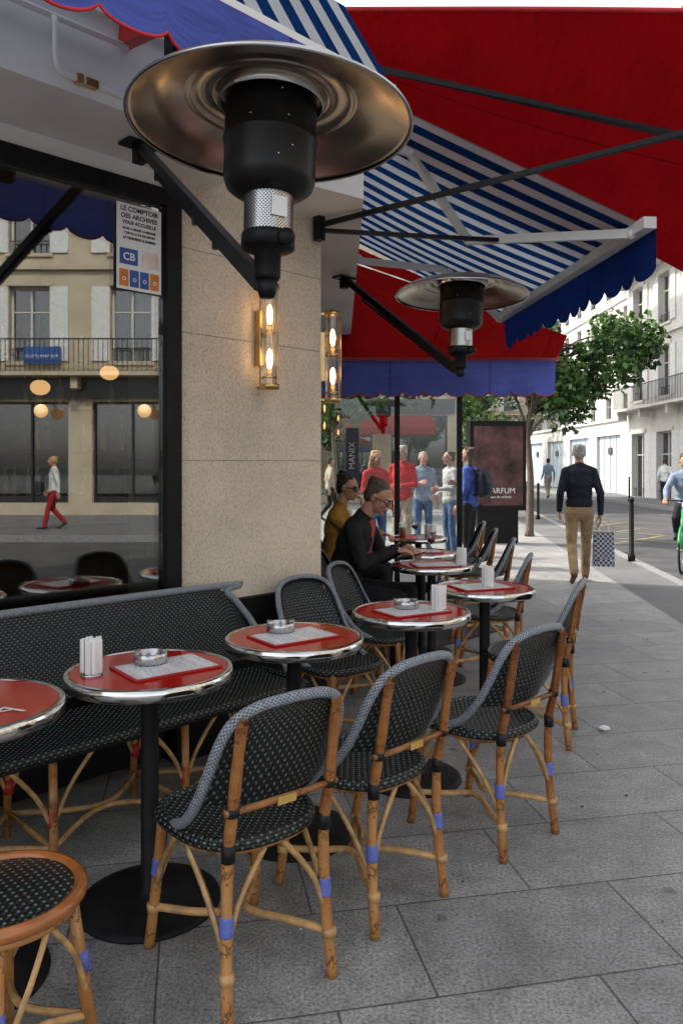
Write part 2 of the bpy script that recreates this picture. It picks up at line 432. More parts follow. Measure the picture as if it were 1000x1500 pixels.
b=MB(); b.M=MA
nf=2.83
b.tube([(-2,nf,3.20),(1.0,nf,3.20),(1.60,nf,3.20)],.013,m_white,8)
b.tube(cr([(1.28,nf,3.20),(1.29,nf-.01,3.17),(1.295,nf-.005,3.05),(1.32,nf,3.0),(1.40,nf,2.995),(1.68,nf,2.99)],5),.012,m_white,8)
b.box((1.44,nf,2.995),(.05,.03,.03),m_brass); b.box((1.39,nf,2.995),(.025,.035,.035),m_brass)
b.obj('wall_pipe')

def text(body,size,loc,mat,parent,R3,name,align='CENTER',off=0):
    cu=bpy.data.curves.new(name,'FONT'); cu.body=body; cu.size=size; cu.align_x=align; cu.extrude=.0004; cu.offset=off; cu.materials.append(mat)
    o=bpy.data.objects.new(name,cu); COL.objects.link(o); o.parent=parent
    o.matrix_world=Matrix.Translation(loc)@R3; return o
m_ink=M('ink',(.03,.03,.05),.6); m_inkb=M('ink_blue',(.03,.10,.35),.6); m_ora=M('orange_print',(.65,.22,.03),.6)
dz=-.045
b=MB(); b.M=MA
b.bx(1.815,2.055,fb-.006,fb-.003,2.38+dz,2.79+dz,m_ceramic)
b.bx(1.83,1.925,fb-.009,fb-.0065,2.50+dz,2.575+dz,m_inkb); b.bx(1.95,2.04,fb-.009,fb-.0065,2.50+dz,2.575+dz,m_steel)
for i,mm in enumerate((m_ora,m_inkb,m_inkb,m_ora)): b.bx(1.828+i*.055,1.875+i*.055,fb-.009,fb-.0065,2.395+dz,2.475+dz,mm)
po=b.obj('window_poster')
RT=MA@Matrix.Rotation(R(90),4,'X')
for i,(t,s) in enumerate((('LE COMPTOIR',.032),('DES ARCHIVES',.030),('VOUS ACCUEILLE',.023),('DE 8H. A MINUIT LA SEMAINE',.0135),('& DE 8H. A 1H. DU MATIN',.0145),('LE VENDREDI & SAMEDI',.0165))):
    text(t,s,UN(1.935,fb-.0075,2.755+dz-[0,.034,.062,.088,.110,.134][i]),m_ink,po,RT,'lettering_%d'%i,off=.0007)
text('CB',.05,UN(1.878,fb-.0105,2.52+dz),m_ceramic,po,RT,'lettering_cb',off=.001)
for i in range(4): text('o',.04,UN(1.852+i*.055,fb-.0105,2.42+dz),m_ceramic,po,RT,'print_mark_%d'%i)

# ------------------------------------------------------------ awnings
def lerp(a,b,t): return Vector(a)*(1-t)+Vector(b)*t
def quad(mb,a,b_,c,d,mat,nu=16,nv=12,sag=.04,uo=0):
    W=(Vector(b_)-Vector(a)).length; H=(Vector(d)-Vector(a)).length
    def fn(u,v):
        p=lerp(lerp(a,b_,u),lerp(d,c,u),v); p.z-=sag*math.sin(math.pi*u)*math.sin(math.pi*v); return p
    mb.grid(fn,nu,nv,mat,lambda u,v:(u*W+uo,v*H))
def valance(mb,a,c,drop,mat,trim,sw=.2,amp=.045):
    a=Vector(a);c=Vector(c);L=(c-a).length;d=(c-a)/L;nrm=Vector((-d.y,d.x,0))
    ns=max(1,round(L/sw));N=ns*10
    def fn(u,v):
        k=abs(math.sin(math.pi*u*ns))**.6
        p=a+d*(L*u)+nrm*(.018*math.sin(u*L*9+math.sin(u*L*3.1))*v+.012*math.sin(u*L*4.3)*v); p.z-=(drop+amp*k)*v; return p
    mb.grid(fn,N,4,mat,lambda u,v:(u*L+.3,v*drop))
    if trim: mb.tube([fn(i/N,1) for i in range(N+1)],.006,trim,5)
b=MB()
Wn,Wf=(-.10,4.15,3.62),(-.28,6.62,3.62); En,Ef=(1.60,4.07,2.77),(1.37,6.55,2.77)
quad(b,Wn,Wf,Ef,En,m_stripe,20,16,.05)
b.bar((1.605,4.0,2.76),(1.362,6.62,2.76),.07,.06,m_white)
b.bar((-.11,4.1,3.62),(-.29,6.66,3.62),.10,.10,m_white)
def arm(pts,w=.05):
    for p,q in zip(pts[:-1],pts[1:]): b.bar(p,q,w*.7,w,m_white)
    for p in pts: b.sphere(p,.032,m_white,6)
arm([(.10,4.5,3.42),(.40,4.5,3.33),(.82,4.98,2.95),(1.57,4.15,2.745)])
arm([(-.1,6.2,3.35),(.17,6.2,3.14),(.85,6.05,3.03),(1.33,6.45,2.72)])
valance(b,(1.645,4.02,2.75),(1.395,6.62,2.75),.22,m_navy,None,.2,.05)
b.obj('striped_awning')
b=MB()
W0=Vector((-.17,4.25,4.02)); W1=Vector((-.06,4.62,3.74)); F1=Vector((2.3,2.8,3.15)); F2=Vector((2.3,4.9,2.66))
def fr(u,v): return lerp(lerp(W0,W1,u),lerp(F1,F2,u),v)+Vector((0,0,-.05*math.sin(math.pi*u)*math.sin(math.pi*v)+.010*math.sin(u*17+v*5)*v))
b.grid(fr,24,24,m_red,lambda u,v:(u*1.8+.2,v*2.4))
b.tube([fr(.0,k/12) for k in range(13)],.012,m_trim,6)
b.bar(fr(.38,.14)-Vector((0,0,.06)),fr(.40,1)-Vector((0,0,.05)),.028,.028,m_black)
b.bar(fr(.33,.14)-Vector((0,0,.10)),fr(.36,1)-Vector((0,0,.09)),.016,.016,m_black)
b.bar((2.32,2.75,3.13),(2.32,4.95,2.64),.06,.06,m_white)
br0=Vector((-.13,4.50,2.90))
b.bar(br0,(2.2,3.27,3.10),.026,.026,m_black); b.bar(br0+Vector((0,0,-.03)),(2.35,5.15,2.93),.024,.024,m_black)
b.box(br0+Vector((0,0,-.01)),(.05,.05,.16),m_black,rz=R(45))
b.obj('red_awning')
b=MB(); b.M=MA
valance(b,(-1.2,2.23,3.15),(2.57,2.23,3.15),.22,m_violet,m_trim,.23,.045)
quad(b,(-1.2,2.24,3.155),(2.57,2.24,3.155),(2.57,2.55,3.66),(-1.2,2.55,3.66),m_stripe,20,4,0)
b.bx(-1.2,2.57,2.23,2.28,3.145,3.175,m_white)
b.bar((1.6,2.86,3.25),(1.62,2.27,3.18),.05,.08,m_redplastic)
b.bar((-.4,2.86,3.25),(-.38,2.27,3.18),.05,.08,m_redplastic)
b.bx(1.60,1.66,2.5,2.56,3.0,3.3,m_black)
b.obj('violet_awning')
b=MB()
quad(b,(.02,7.9,3.60),(2.35,8.0,2.84),(2.48,8.85,2.73),(-.35,8.85,2.73),m_redin,12,8,.03)
valance(b,(-.30,8.85,2.71),(2.46,8.85,2.71),.38,m_violet,m_trim,.24,.05)
b.bar((-.4,8.87,2.72),(2.50,8.87,2.72),.05,.05,m_redplastic)
quad(b,(-.3,6.75,3.60),(1.45,6.7,2.80),(2.35,8.0,2.83),(.02,7.9,3.62),m_redin,10,6,.02)
b.obj('red_canopy')

b=MB()
for x in (-.38,.62,1.35): b.bx(x,x+.06,8.97,9.03,0,2.68,m_black)
b.bx(-.32,.62,8.975,9.025,2.62,2.68,m_black); b.bx(.68,1.35,8.975,9.025,2.62,2.68,m_black)
b.bx(-.32,.62,8.975,9.025,0,.12,m_black); b.bx(.68,1.35,8.975,9.025,0,.12,m_black)
b.bx(-.32,.62,8.995,9.005,.12,2.62,m_glass2); b.bx(.68,1.35,8.995,9.005,.12,2.62,m_glass2)
b.obj('glass_screen')
b=MB(); b.bx(.05,.20,8.93,8.95,1.25,1.92,m_pd:=M('dark_sign_board',(.02,.035,.07),.3)); sg=b.obj('vertical_banner')
text('MANIX',.10,(.155,8.925,1.60),m_ceramic,sg,Matrix.Rotation(R(90),4,'X')@Matrix.Rotation(R(90),4,'Z'),'lettering')

# ------------------------------------------------------------ heater
def heater(mb):
    mb.lathe([(0,.0),(.033,.0),(.038,.01),(.038,.075),(.066,.085),(.076,.09),(.076,.125),(.072,.13)],m_black,n=32)
    mb.lathe([(.070,.13),(.070,.26)],m_perf,n=40)
    mb.lathe([(.070,.235),(.10,.245),(.122,.262),(.130,.285),(.130,.385),(.134,.39),(.134,.40),(.130,.405),(.130,.53),(.12,.55),(.0,.55)],m_heatblk,n=48)
    mb.lathe([(.145,.535),(.152,.50),(.145,.50)],m_chrome,n=40)
    prof=[(.0,.590),(.10,.590),(.16,.582),(.165,.575),(.172,.583),(.225,.574),(.230,.564),(.238,.573),(.245,.565),(.33,.538),(.385,.508),(.398,.498),(.402,.502),(.388,.514),(.33,.550),(.245,.578),(.16,.600),(.10,.612),(0,.616)]
    mb.lathe([(r,z-.055) for r,z in prof],m_alu,n=72)
    mb.lathe([(.396,.441),(.402,.439),(.405,.444),(.402,.450),(.396,.448)],m_steel,n=72)
    mb.sphere((.055,-.06,.105),(.026,.02,.026),m_black,8)
    for z,a in ((.42,-1.1),(.49,-1.25),(.42,-1.9),(.31,-1.3),(.34,-1.0)): mb.sphere((.131*math.cos(a),.131*math.sin(a),z),.003,m_chrome,5)
    mb.box((.035,-.064,.19),(.045,.004,.055),m_ceramic,rz=.5)
def perf():
    m,nt,out=newmat('perforated_steel')
    p=nd(nt,'ShaderNodeBsdfPrincipled'); nt.links.new(p.outputs[0],out.inputs[0]); p.inputs['Roughness'].default_value=.3; p.inputs['Metallic'].default_value=1
    uv=nt.nodes.new('ShaderNodeUVMap'); uv.uv_map='UVMap'
    s=nt.nodes.new('ShaderNodeSeparateXYZ'); nt.links.new(uv.outputs[0],s.inputs[0])
    k=2*math.pi/.010
    h=math_(nt,'MULTIPLY',math_(nt,'SINE',math_(nt,'MULTIPLY',s.outputs[0],k)),math_(nt,'SINE',math_(nt,'MULTIPLY',s.outputs[1],k)))
    c=ramp(nt,math_(nt,'ADD',math_(nt,'MULTIPLY',h,.5),.5),[(.55,(.5,.5,.48)),(.65,(.03,.03,.03))])
    nt.links.new(c,p.inputs['Base Color']); return m
m_perf=perf(); m_heatblk=M('heater_black',(.009,.009,.010),.36,var=.5,vs=8,spec=.28)
b=MB(); heater(b); hm=b.mesh('patio_heater')
def heater_at(pos,br):
    root=bpy.data.objects.new('patio_heater',None); COL.objects.link(root); root.location=pos
    o=place(hm,'burner',(0,0,0),0,root); o.rotation_euler=(R(-2.2),R(1.2),0)
    q=MB(); e=Vector(br)-Vector(pos); s0=Vector((0,0,-.02))
    q.bar(s0,e,.032,.042,m_black)
    q.bar(lerp(s0,e,.05)-Vector((0,0,.035)),lerp(s0,e,.80)-Vector((0,0,.05)),.014,.014,m_black)
    for t in (.3,.45,.8): q.box(lerp(s0,e,t)-Vector((0,0,.035)),(.02,.02,.06),m_black)
    q.box(e+Vector((0,0,.0)),(.16,.10,.012),m_black,rz=R(45)); q.box(e-Vector((0,0,.04)),(.05,.05,.08),m_black,rz=R(45))
    q.lathe([(0,-.05),(.02,-.05),(.028,-.03),(.028,.0),(0,.0)],m_black,n=16)
    q.obj('bracket_arm',(0,0,0),0,root)
heater_at((-.21,2.17,2.02),(-.911,3.474,2.942))
heater_at((.72,4.66,2.08),(.02,5.95,2.94))

# ------------------------------------------------------------ chair
m_brassy=M('cane_tag',(.55,.36,.08),.4)
def build_chair(mb,wrap=m_bluewrap):
    side=[(.200,.02,.455),(.210,-.07,.50),(.212,-.15,.585),(.207,-.205,.68),(.196,-.245,.765),(.168,-.275,.825),(.105,-.297,.858),(0,-.307,.868)]
    L=cr(side,6)
    full=L+[Vector((-p.x,p.y,p.z)) for p in reversed(L[:-1])]
    mb.tube(full,.0155,m_rim,8)
    mb.tube([Vector((p.x*.93,p.y+.012,p.z-.012)) for p in full],.008,m_blackwrap,6)
    rows=[p for p in L if p.z>.555]
    nr=len(rows)-1
    def fn(u,v):
        i=min(int(v*nr),nr-1);t=v*nr-i
        p=lerp(rows[i],rows[i+1],t); s=u*2-1
        yc=-.222-.085*(p.z-.56)/.32
        return Vector((p.x*s,p.y*abs(s)**2.2+yc*(1-abs(s)**2.2),p.z))
    mb.grid(fn,14,nr,m_weave,lambda u,v:(.42*u,.34*v))
    def se(a,k=1.0):
        c,s=math.cos(a),math.sin(a); e=.72
        x=.205*k*abs(c)**e*(1 if c>=0 else -1); y=.205*k*abs(s)**e*(1 if s>=0 else -1)
        x*=1+.08*(y/.2); return x,y
    N=36
    mb.grid(lambda u,v:(*se(2*math.pi*u,v),.462-.012*(1-v*v)),N,8,m_weave_s,lambda u,v:(se(2*math.pi*u,v)[0],se(2*math.pi*u,v)[1]))
    mb.grid(lambda u,v:(*se(2*math.pi*u,v),.435),N,3,m_blackwrap)
    mb.tube([(*se(2*math.pi*i/N),.45) for i in range(N)],.019,m_weave_s,8,closed=True)
    mb.tube([(*se(2*math.pi*i/N,.95),.43) for i in range(N)],.012,m_bam,8,closed=True)
    for sx in (-1,1):
        bp=cr([(sx*.175,-.245,0),(sx*.165,-.222,.22),(sx*.160,-.222,.44),(sx*.160,-.252,.60),(sx*.156,-.285,.80),(sx*.152,-.296,.825)],5)
        mb.tube(bp,[.0165+.0012*math.sin(i*1.7+sx) for i in range(len(bp))],m_bam,10)
        fp=cr([(sx*.190,.215,0),(sx*.178,.185,.22),(sx*.165,.165,.445)],5); mb.tube(fp,.0165,m_bam,10)
        for (P,z) in ((bp,.26),(fp,.26)):
            for q in range(len(P)-1):
                if P[q].z<=z<=P[q+1].z:
                    t=(z-P[q].z)/(P[q+1].z-P[q].z); c=lerp(P[q],P[q+1],t); d=(P[q+1]-P[q]).normalized()
                    mb.tube([c+d*(-.026+.00473*k) for k in range(12)],[.0192+.0008*(k%2) for k in range(12)],wrap,10)
        c=Vector((sx*.160,-.224,.455)); mb.tube([c-Vector((0,0,.022)),c+Vector((0,0,.026))],.0195,m_blackwrap,10)
        c=Vector((sx*.160,-.246,.575)); mb.tube([c-Vector((0,0,.012)),c+Vector((0,0,.012))],.0195,m_blackwrap,10)
        mb.tube(cr([(sx*.186,.205,.13),(sx*.11,.10,.135),(sx*.035,.0,.14),(sx*.11,-.13,.135),(sx*.172,-.232,.13)],5),.012,m_bam2,8)
        mb.tube(cr([(sx*.182,.195,.17),(sx*.13,.185,.30),(sx*.04,.175,.425)],4),.009,m_bam2,6)
        mb.tube(cr([(sx*.170,-.228,.17),(sx*.125,-.215,.30),(sx*.03,-.20,.425)],4),.009,m_bam2,6)
        mb.tube(cr([(sx*.184,.195,.17),(sx*.19,.12,.30),(sx*.19,.02,.425)],4),.009,m_bam2,6)
        mb.tube(cr([(sx*.170,-.228,.17),(sx*.18,-.15,.30),(sx*.19,-.03,.425)],4),.009,m_bam2,6)
        for y in (.20,-.235):
            xx=sx*(.182 if y>0 else .171); mb.tube([(xx,y,.118),(xx,y,.142)],.021,m_bam2,10)
    mb.tube([(-.185,-.247,.575),(-.09,-.254,.575),(.09,-.254,.575),(.185,-.247,.575)],.010,m_bam,8)
    mb.box((0,-.268,.575),(.06,.004,.022),m_brassy)
b=MB(); build_chair(b); cm=b.mesh('rattan_chair')
def chair(x,y,facing): return place(cm,'rattan_chair',(x,y,0),R(facing-90))
chair(-.315,2.335,128); chair(.062,2.725,134); chair(.575,3.19,132)
chair(1.03,4.28,158); chair(1.03,5.45,163); chair(1.16,6.55,168); chair(1.20,7.5,172)
chair(-.03,4.08,-48); chair(.24,4.78,-22); chair(.09,5.66,-12); chair(.04,7.0,-4)
chair(1.25,8.4,175)

b=MB()
b.grid(lambda u,v:(.168*v*math.cos(6.2832*u),.168*v*math.sin(6.2832*u),.474-.01*v*v),40,6,m_weave_s,lambda u,v:(.168*v*math.cos(6.2832*u),.168*v*math.sin(6.2832*u)))
b.tube([(.180*math.cos(k*.15708),.180*math.sin(k*.15708),.457) for k in range(40)],.018,m_amber,10,closed=True)
b.tube([(.168*math.cos(k*.15708),.168*math.sin(k*.15708),.43) for k in range(40)],.012,m_bam,8,closed=True)
for k in range(4):
    a=k*math.pi/2+.35; c,s=math.cos(a),math.sin(a)
    b.tube([(c*.215,s*.215,0),(c*.185,s*.185,.22),(c*.155,s*.155,.44)],.016,m_bam,10)
    b.tube([(c*.187,s*.187,.235),(c*.1785,s*.1785,.285)],.0195,m_bluewrap,10)
    a2=a+math.pi/2; c2,s2=math.cos(a2),math.sin(a2)
    b.tube(cr([(c*.20,s*.20,.12),((c+c2)*.05,(s+s2)*.05,.14),(c2*.20,s2*.20,.12)],6),.010,m_bam2,8)
    am=a+math.pi/4
    for aa in (a,a2): b.tube(cr([(math.cos(aa)*.195,math.sin(aa)*.195,.17),((math.cos(aa)+math.cos(am))*.095,(math.sin(aa)+math.sin(am))*.095,.32),(math.cos(am)*.15,math.sin(am)*.15,.42)],4),.008,m_bam2,6)
b.obj('rattan_stool',(-.82,1.86,0))

# ------------------------------------------------------------ bench
b=MB(); b.M=MA
u0,u1=-.6,2.50; nF,nB=2.70,3.12
b.grid(lambda u,v:(u0+(u1-u0)*u,nF+(nB-nF)*v,.46-.012*math.sin(math.pi*v)),60,6,m_weave_s,lambda u,v:(u*(u1-u0),v*(nB-nF)))
b.bx(u0,u1,nF,nB,.42,.44,m_blackwrap)
b.tube([(u0+(u1-.08-u0)*k/30,nF,.448) for k in range(31)]+[(u1-.02,nF+.03,.448),(u1,nF+.1,.448),(u1,nB,.448)],.02,m_weave_s,8)
def benchback(u,v):
    x=u0+(u1-u0)*u; s=max(0,(x-(u1-.28))/.28)
    top=.885-.30*s**2.6
    return (x,nB+.015+.05*v-.02*s*s,.50+(top-.50)*v)
b.grid(benchback,120,8,m_weave,lambda u,v:(u*(u1-u0),v*.4))
topl=[(u0,nB+.068,.887),(u1-.30,nB+.068,.885),(u1-.15,nB+.062,.848),(u1-.04,nB+.04,.73),(u1+.02,nB-.03,.60),(u1+.02,nB-.2,.50),(u1,nF+.12,.455)]
b.tube(cr(topl,8),.017,m_rim,8)
for u in (-.4,.25,.70,1.235,1.80,2.36):
    for n_ in (nF+.02,nB+.0):
        b.tube([(u,n_+(-.01 if n_<2.9 else .02),0),(u,n_,.43)],.016,m_bam,10)
        b.tube([(u,n_,.18),(u,n_,.235)],.020,m_redwrap,10)
        for sg_ in (-1,1):
            b.tube(cr([(u,n_,.17),(u+sg_*.06,n_,.30),(u+sg_*.16,n_,.425)],4),.009,m_bam2,6)
    if u<2.2: b.tube([(u,nB+.045,.43),(u,nB+.115,.86)],.013,m_bam,8)
    b.tube([(u,nF+.02,.10),(u,nB,.10)],.011,m_bam2,8)
us=(-.4,.25,.70,1.235,1.80,2.36)
for a_,c_ in zip(us[:-1],us[1:]): 
    b.tube(cr([(a_,nF+.02,.10),((a_+c_)/2,nF+.17,.12),(c_,nF+.02,.10)],6),.011,m_bam2,8)
    b.tube(cr([(a_,nB,.10),((a_+c_)/2,nF+.19,.12),(c_,nB,.10)],6),.011,m_bam2,8)
b.obj('rattan_bench')

# ------------------------------------------------------------ tables
b=MB()
b.lathe([(0,.798),(.262,.798)],m_redtop,n=64)
b.lathe([(.262,.7982),(.264,.802),(.278,.801),(.282,.797),(.284,.780),(.282,.763),(.276,.759),(.262,.759),(.0,.759)],m_chrome,n=64)
b.lathe([(.0,.758),(.10,.758),(.10,.750),(.034,.735),(.030,.715),(.030,.05),(.05,.035),(.10,.03),(.21,.018),(.238,.010),(.240,.0),(0,0)],m_iron,n=48)
tm=b.mesh('bistro_table')
T=[(-1.10,2.234),(-.657,2.637),(-.192,3.13),(.333,3.68),(.815,4.38),(.63,5.38),(.64,6.14),(.74,7.4)]
for i,(x,y) in enumerate(T): place(tm,'bistro_table',(x,y,0),i*.7)
TZ=.802
def menu_mat():
    m,nt,out=newmat('menu_print'); p=nd(nt,'ShaderNodeBsdfPrincipled'); nt.links.new(p.outputs[0],out.inputs[0]); p.inputs['Roughness'].default_value=.25
    uv=nt.nodes.new('ShaderNodeUVMap'); uv.uv_map='UVMap'
    s=nt.nodes.new('ShaderNodeSeparateXYZ'); nt.links.new(uv.outputs[0],s.inputs[0])
    l=math_(nt,'GREATER_THAN',math_(nt,'FRACT',math_(nt,'MULTIPLY',s.outputs[1],75)),.55)
    col=math_(nt,'GREATER_THAN',math_(nt,'FRACT',math_(nt,'ADD',math_(nt,'MULTIPLY',s.outputs[0],9),.1)),.22)
    n_=math_(nt,'GREATER_THAN',noise_(nt,110,1,uv.outputs[0]),.5)
    f=math_(nt,'MULTIPLY',math_(nt,'MULTIPLY',l,n_),math_(nt,'MULTIPLY',col,.65))
    nt.links.new(mixc(nt,f,(.80,.80,.80),(.12,.13,.22)),p.inputs['Base Color']); return m
m_menu=menu_mat()
b=MB(); b.box((0,0,.003),(.32,.225,.006),m_redplastic,bev=.002)
b.add([(-.148,-.101,.0065),(.148,-.101,.0065),(.148,.101,.0065),(-.148,.101,.0065)],[(0,1,2,3)],m_menu)
mm_=b.mesh('menu_card')
def menu(x,y,rz,dz=0): place(mm_,'menu_card',(x,y,TZ-.003+dz),R(rz))
b=MB(); b.lathe([(0,.004),(.05,.004),(.052,.004),(.052,.036),(.055,.038),(.058,.036),(.058,.0),(0,0)],m_steel,n=32)
for k in range(3):
    a=k*2.094+.3; b.box((.055*math.cos(a),.055*math.sin(a),.038),(.02,.012,.006),m_steel,rz=a)
am_=b.mesh('ashtray')
def ash(x,y,z=.007): place(am_,'ashtray',(x,y,TZ+z-.003),.3)
m_sugarp=M('sugar_paper',(.86,.86,.84),.5,var=.03)
m_tumbler=glassmat('tumbler_glass',.02,(.985,.985,.985),edge=.25)
b=MB(); b.lathe([(.037,.0),(.042,.095)],m_tumbler,n=28)
b.lathe([(0,.006),(.033,.006),(.036,.0075),(.037,.0)],m_steel,n=28)
for k in range(30):
    a=k*2.4; r=.003+.029*math.sqrt(k/30); q=random.uniform(-.01,.01)
    b.box((r*math.cos(a),r*math.sin(a),.063+q*.6),(.014,.008,.112),m_sugarp,rz=a+1,bev=.002)
sm_=b.mesh('sugar_glass')
def sugar(x,y): place(sm_,'sugar_glass',(x,y,TZ-.003),random.random()*3)
x,y=T[1]; menu(x+.055,y+.01,38); ash(x-.01,y+.05); sugar(x-.175,y-.075)
x,y=T[2]; menu(x+.0,y-.01,36); ash(x-.06,y+.06)
x,y=T[3]; menu(x+.0,y-.02,30); ash(x-.02,y+.03); sugar(x+.13,y-.01)
x,y=T[4]; menu(x-.02,y,20); sugar(x+.015,y-.02)
x,y=T[5]; menu(x+.02,y-.05,10); sugar(x+.20,y-.06)
x,y=T[6]; menu(x,y+.02,5)
x,y=T[7]; sugar(x+.1,y+.05)
x,y=T[0]; 
tb=MB(); tb.add([(-.05,-.01,.001),(-.038,-.01,.001),(.006,.06,.001),(-.004,.06,.001)],[(0,1,2,3)],m_ceramic); tb.add([(.05,-.01,.001),(.002,.06,.0014),(.0,.045,.0014),(.036,-.01,.001)],[(0,1,2,3)],m_ceramic); tb.add([(-.03,.015,.0018),(.03,.015,.0018),(.026,.024,.0018),(-.026,.024,.0018)],[(0,1,2,3)],m_ceramic)
tb.obj('table_lettering',(x+.16,y-.07,TZ-.003),.6)
m_beer=M('beer',(.45,.16,.03),.1); m_wine=M('wine',(.10,.005,.012),.1)
b=MB(); b.lathe([(0,.004),(.032,.004),(.005,.01),(.004,.07),(.03,.095),(.036,.13),(.032,.17),(.030,.17),(.034,.13),(.0,.075)],m_glassc,n=24); b.lathe([(0,.078),(.028,.097),(.033,.12),(0,.12)],m_wine,n=20)
gm=b.mesh('wine_glass'); place(gm,'wine_glass',(.70,7.32,TZ-.003)); place(gm,'wine_glass',(.70,6.02,TZ-.003))
b=MB(); b.lathe([(0,.004),(.028,.004),(.034,.14),(.036,.14),(.031,.0),(0,0)],m_glassc,n=24); b.lathe([(.0,.006),(.027,.006),(.031,.10),(0,.10)],m_beer,n=20); b.obj('beer_glass',(.58,7.3,TZ-.003))
b=MB(); b.lathe([(0,.004),(.028,.004),(.034,.12),(.036,.12),(.031,.0),(0,0)],m_glassc,n=24); b.obj('water_glass',(.86,7.25,TZ-.003))

import bmesh
bm=bmesh.new(); bmesh.ops.create_icosphere(bm,subdivisions=3,radius=.024)
for v in bm.verts: v.co*=random.uniform(.7,1.15); v.co.z*=.6; v.co.x*=1.3
me=bpy.data.meshes.new('crumpled_paper'); bm.to_mesh(me); bm.free(); me.materials.append(m_ceramic); place(me,'crumpled_paper',(1.48,4.33,.013))

# ------------------------------------------------------------ people
def ellm(c,r,rot=None,n=10):
    vs=[];fs=[]
    rot=rot or Matrix.Identity(3)
    for i in range(n+1):
        ph=math.pi*i/n
        for k in range(2*n):
            th=math.pi*k/n
            vs.append(Vector(c)+rot@Vector((r[0]*math.sin(ph)*math.cos(th),r[1]*math.sin(ph)*math.sin(th),r[2]*math.cos(ph))))
    for i in range(n):
        for k in range(2*n): fs.append((i*2*n+k,(i+1)*2*n+k,(i+1)*2*n+(k+1)%(2*n),i*2*n+(k+1)%(2*n)))
    return vs,fs
def blob(name,caps,ells,voxel,mats,parent,smooth=3):
    vs=[];fs=[]
    def ap(v,f):
        o=len(vs); vs.extend(v); fs.extend([[o+j for j in q] for q in f])
    for a,c,ra,rb,l in caps:
        a=Vector(a);c=Vector(c);L=(c-a).length;k=max(2,int(L/(min(ra,rb)*.45))+1)
        k=min(k,14)
        for i in range(k+1):
            t=i/k; r=ra+(rb-ra)*t; ap(*ellm(lerp(a,c,t),(r,r,r),None,6))
    for c,r,rot,l in ells: ap(*ellm(c,r,rot,9))
    me=bpy.data.meshes.new(name+'_src'); me.from_pydata([tuple(v) for v in vs],[],fs)
    o=bpy.data.objects.new(name,me); COL.objects.link(o)
    md=o.modifiers.new('r','REMESH'); md.mode='VOXEL'; md.voxel_size=voxel; md.adaptivity=0
    if smooth:
        s=o.modifiers.new('s','SMOOTH'); s.factor=.5; s.iterations=smooth
    dg=bpy.context.evaluated_depsgraph_get(); dg.update()
    nm=bpy.data.meshes.new_from_object(o.evaluated_get(dg))
    o.modifiers.clear(); o.data=nm; bpy.data.meshes.remove(me)
    nm.materials.clear()
    for m in mats: nm.materials.append(m)
    n=len(nm.polygons); cen=np.zeros(n*3); nm.polygons.foreach_get('center',cen); cen=cen.reshape(-1,3)
    D=[];Lb=[]
    for a,c,ra,rb,l in caps:
        A=np.array(a);B=np.array(c);d=B-A;t=np.clip(((cen-A)@d)/max(1e-9,d@d),0,1)
        D.append(np.linalg.norm(cen-(A+t[:,None]*d),axis=1)-(ra+(rb-ra)*t)); Lb.append(l)
    for c,r,rot,l in ells:
        q=cen-np.array(c)
        if rot is not None: q=q@np.array(rot)
        D.append((np.linalg.norm(q/np.array(r),axis=1)-1)*min(r)); Lb.append(l)
    idx=np.array(Lb)[np.argmin(np.array(D),axis=0)]
    nm.polygons.foreach_set('material_index',idx.astype(np.int32)); nm.polygons.foreach_set('use_smooth',[True]*n)
    nm.update(); o.parent=parent; return o
def cloth(name,col,var=.3): return M(name,col,.85,var=var,vs=7,bump=.9,bs=10,bd=.035,spec=.25)
m_skin=M('skin',(.46,.24,.155),.5,var=.1); m_lips=M('lips',(.33,.10,.08),.45); m_eyew=M('eye_white',(.6,.58,.55),.2); m_pup=M('pupil',(.02,.015,.012),.1)
m_hair={k:M('hair_'+k,c,.6,var=.5,vs=40,bump=.9,bs=90,bd=.01) for k,c in dict(grey=(.36,.35,.33),brown=(.07,.04,.025),blond=(.50,.30,.12),black=(.02,.015,.012),greybrown=(.085,.062,.048)).items()}
def hand(name,parent,w,d,nrm,side,curl=.5,s=1.0,vox=.0055):
    w=Vector(w);Yv=Vector(d).normalized();Z=Vector(nrm);Z=(Z-Yv*Z.dot(Yv)).normalized();X=Yv.cross(Z)
    def P(x,y,z): return w+(X*x+Yv*y+Z*z)*s
    rot=Matrix((X,Yv,Z)).transposed()
    caps=[(P(0,-.04,0),P(0,.02,0),.026*s,.025*s,0)]
    ells=[(P(0,.05,0),(.040*s,.050*s,.016*s),rot,0)]
    for x,L in ((-.032,.060),(-.011,.074),(.011,.078),(.032,.070)):
        x*=side; p=Vector((x,.085,0)); a=-curl*.35
        for k,f in enumerate((.45,.32,.25)):
            q=p+Vector((x*.06,math.cos(a)*L*f*1.15,math.sin(a)*L*f*1.15)); 
            caps.append((P(*p),P(*q),(.0095-k*.0007)*s,(.0088-k*.0007)*s,0)); p=q; a-=curl*.75
    p=[(.026*side,.018,-.004),(.050*side,.045,-.014),(.056*side,.072,-.024-.01*curl),(.050*side,.094,-.034-.012*curl)]
    for k in range(3): caps.append((P(*p[k]),P(*p[k+1]),(.013-.001*k)*s,(.0115-.001*k)*s,0))
    return blob(name,caps,ells,vox,[m_skin],parent,2)
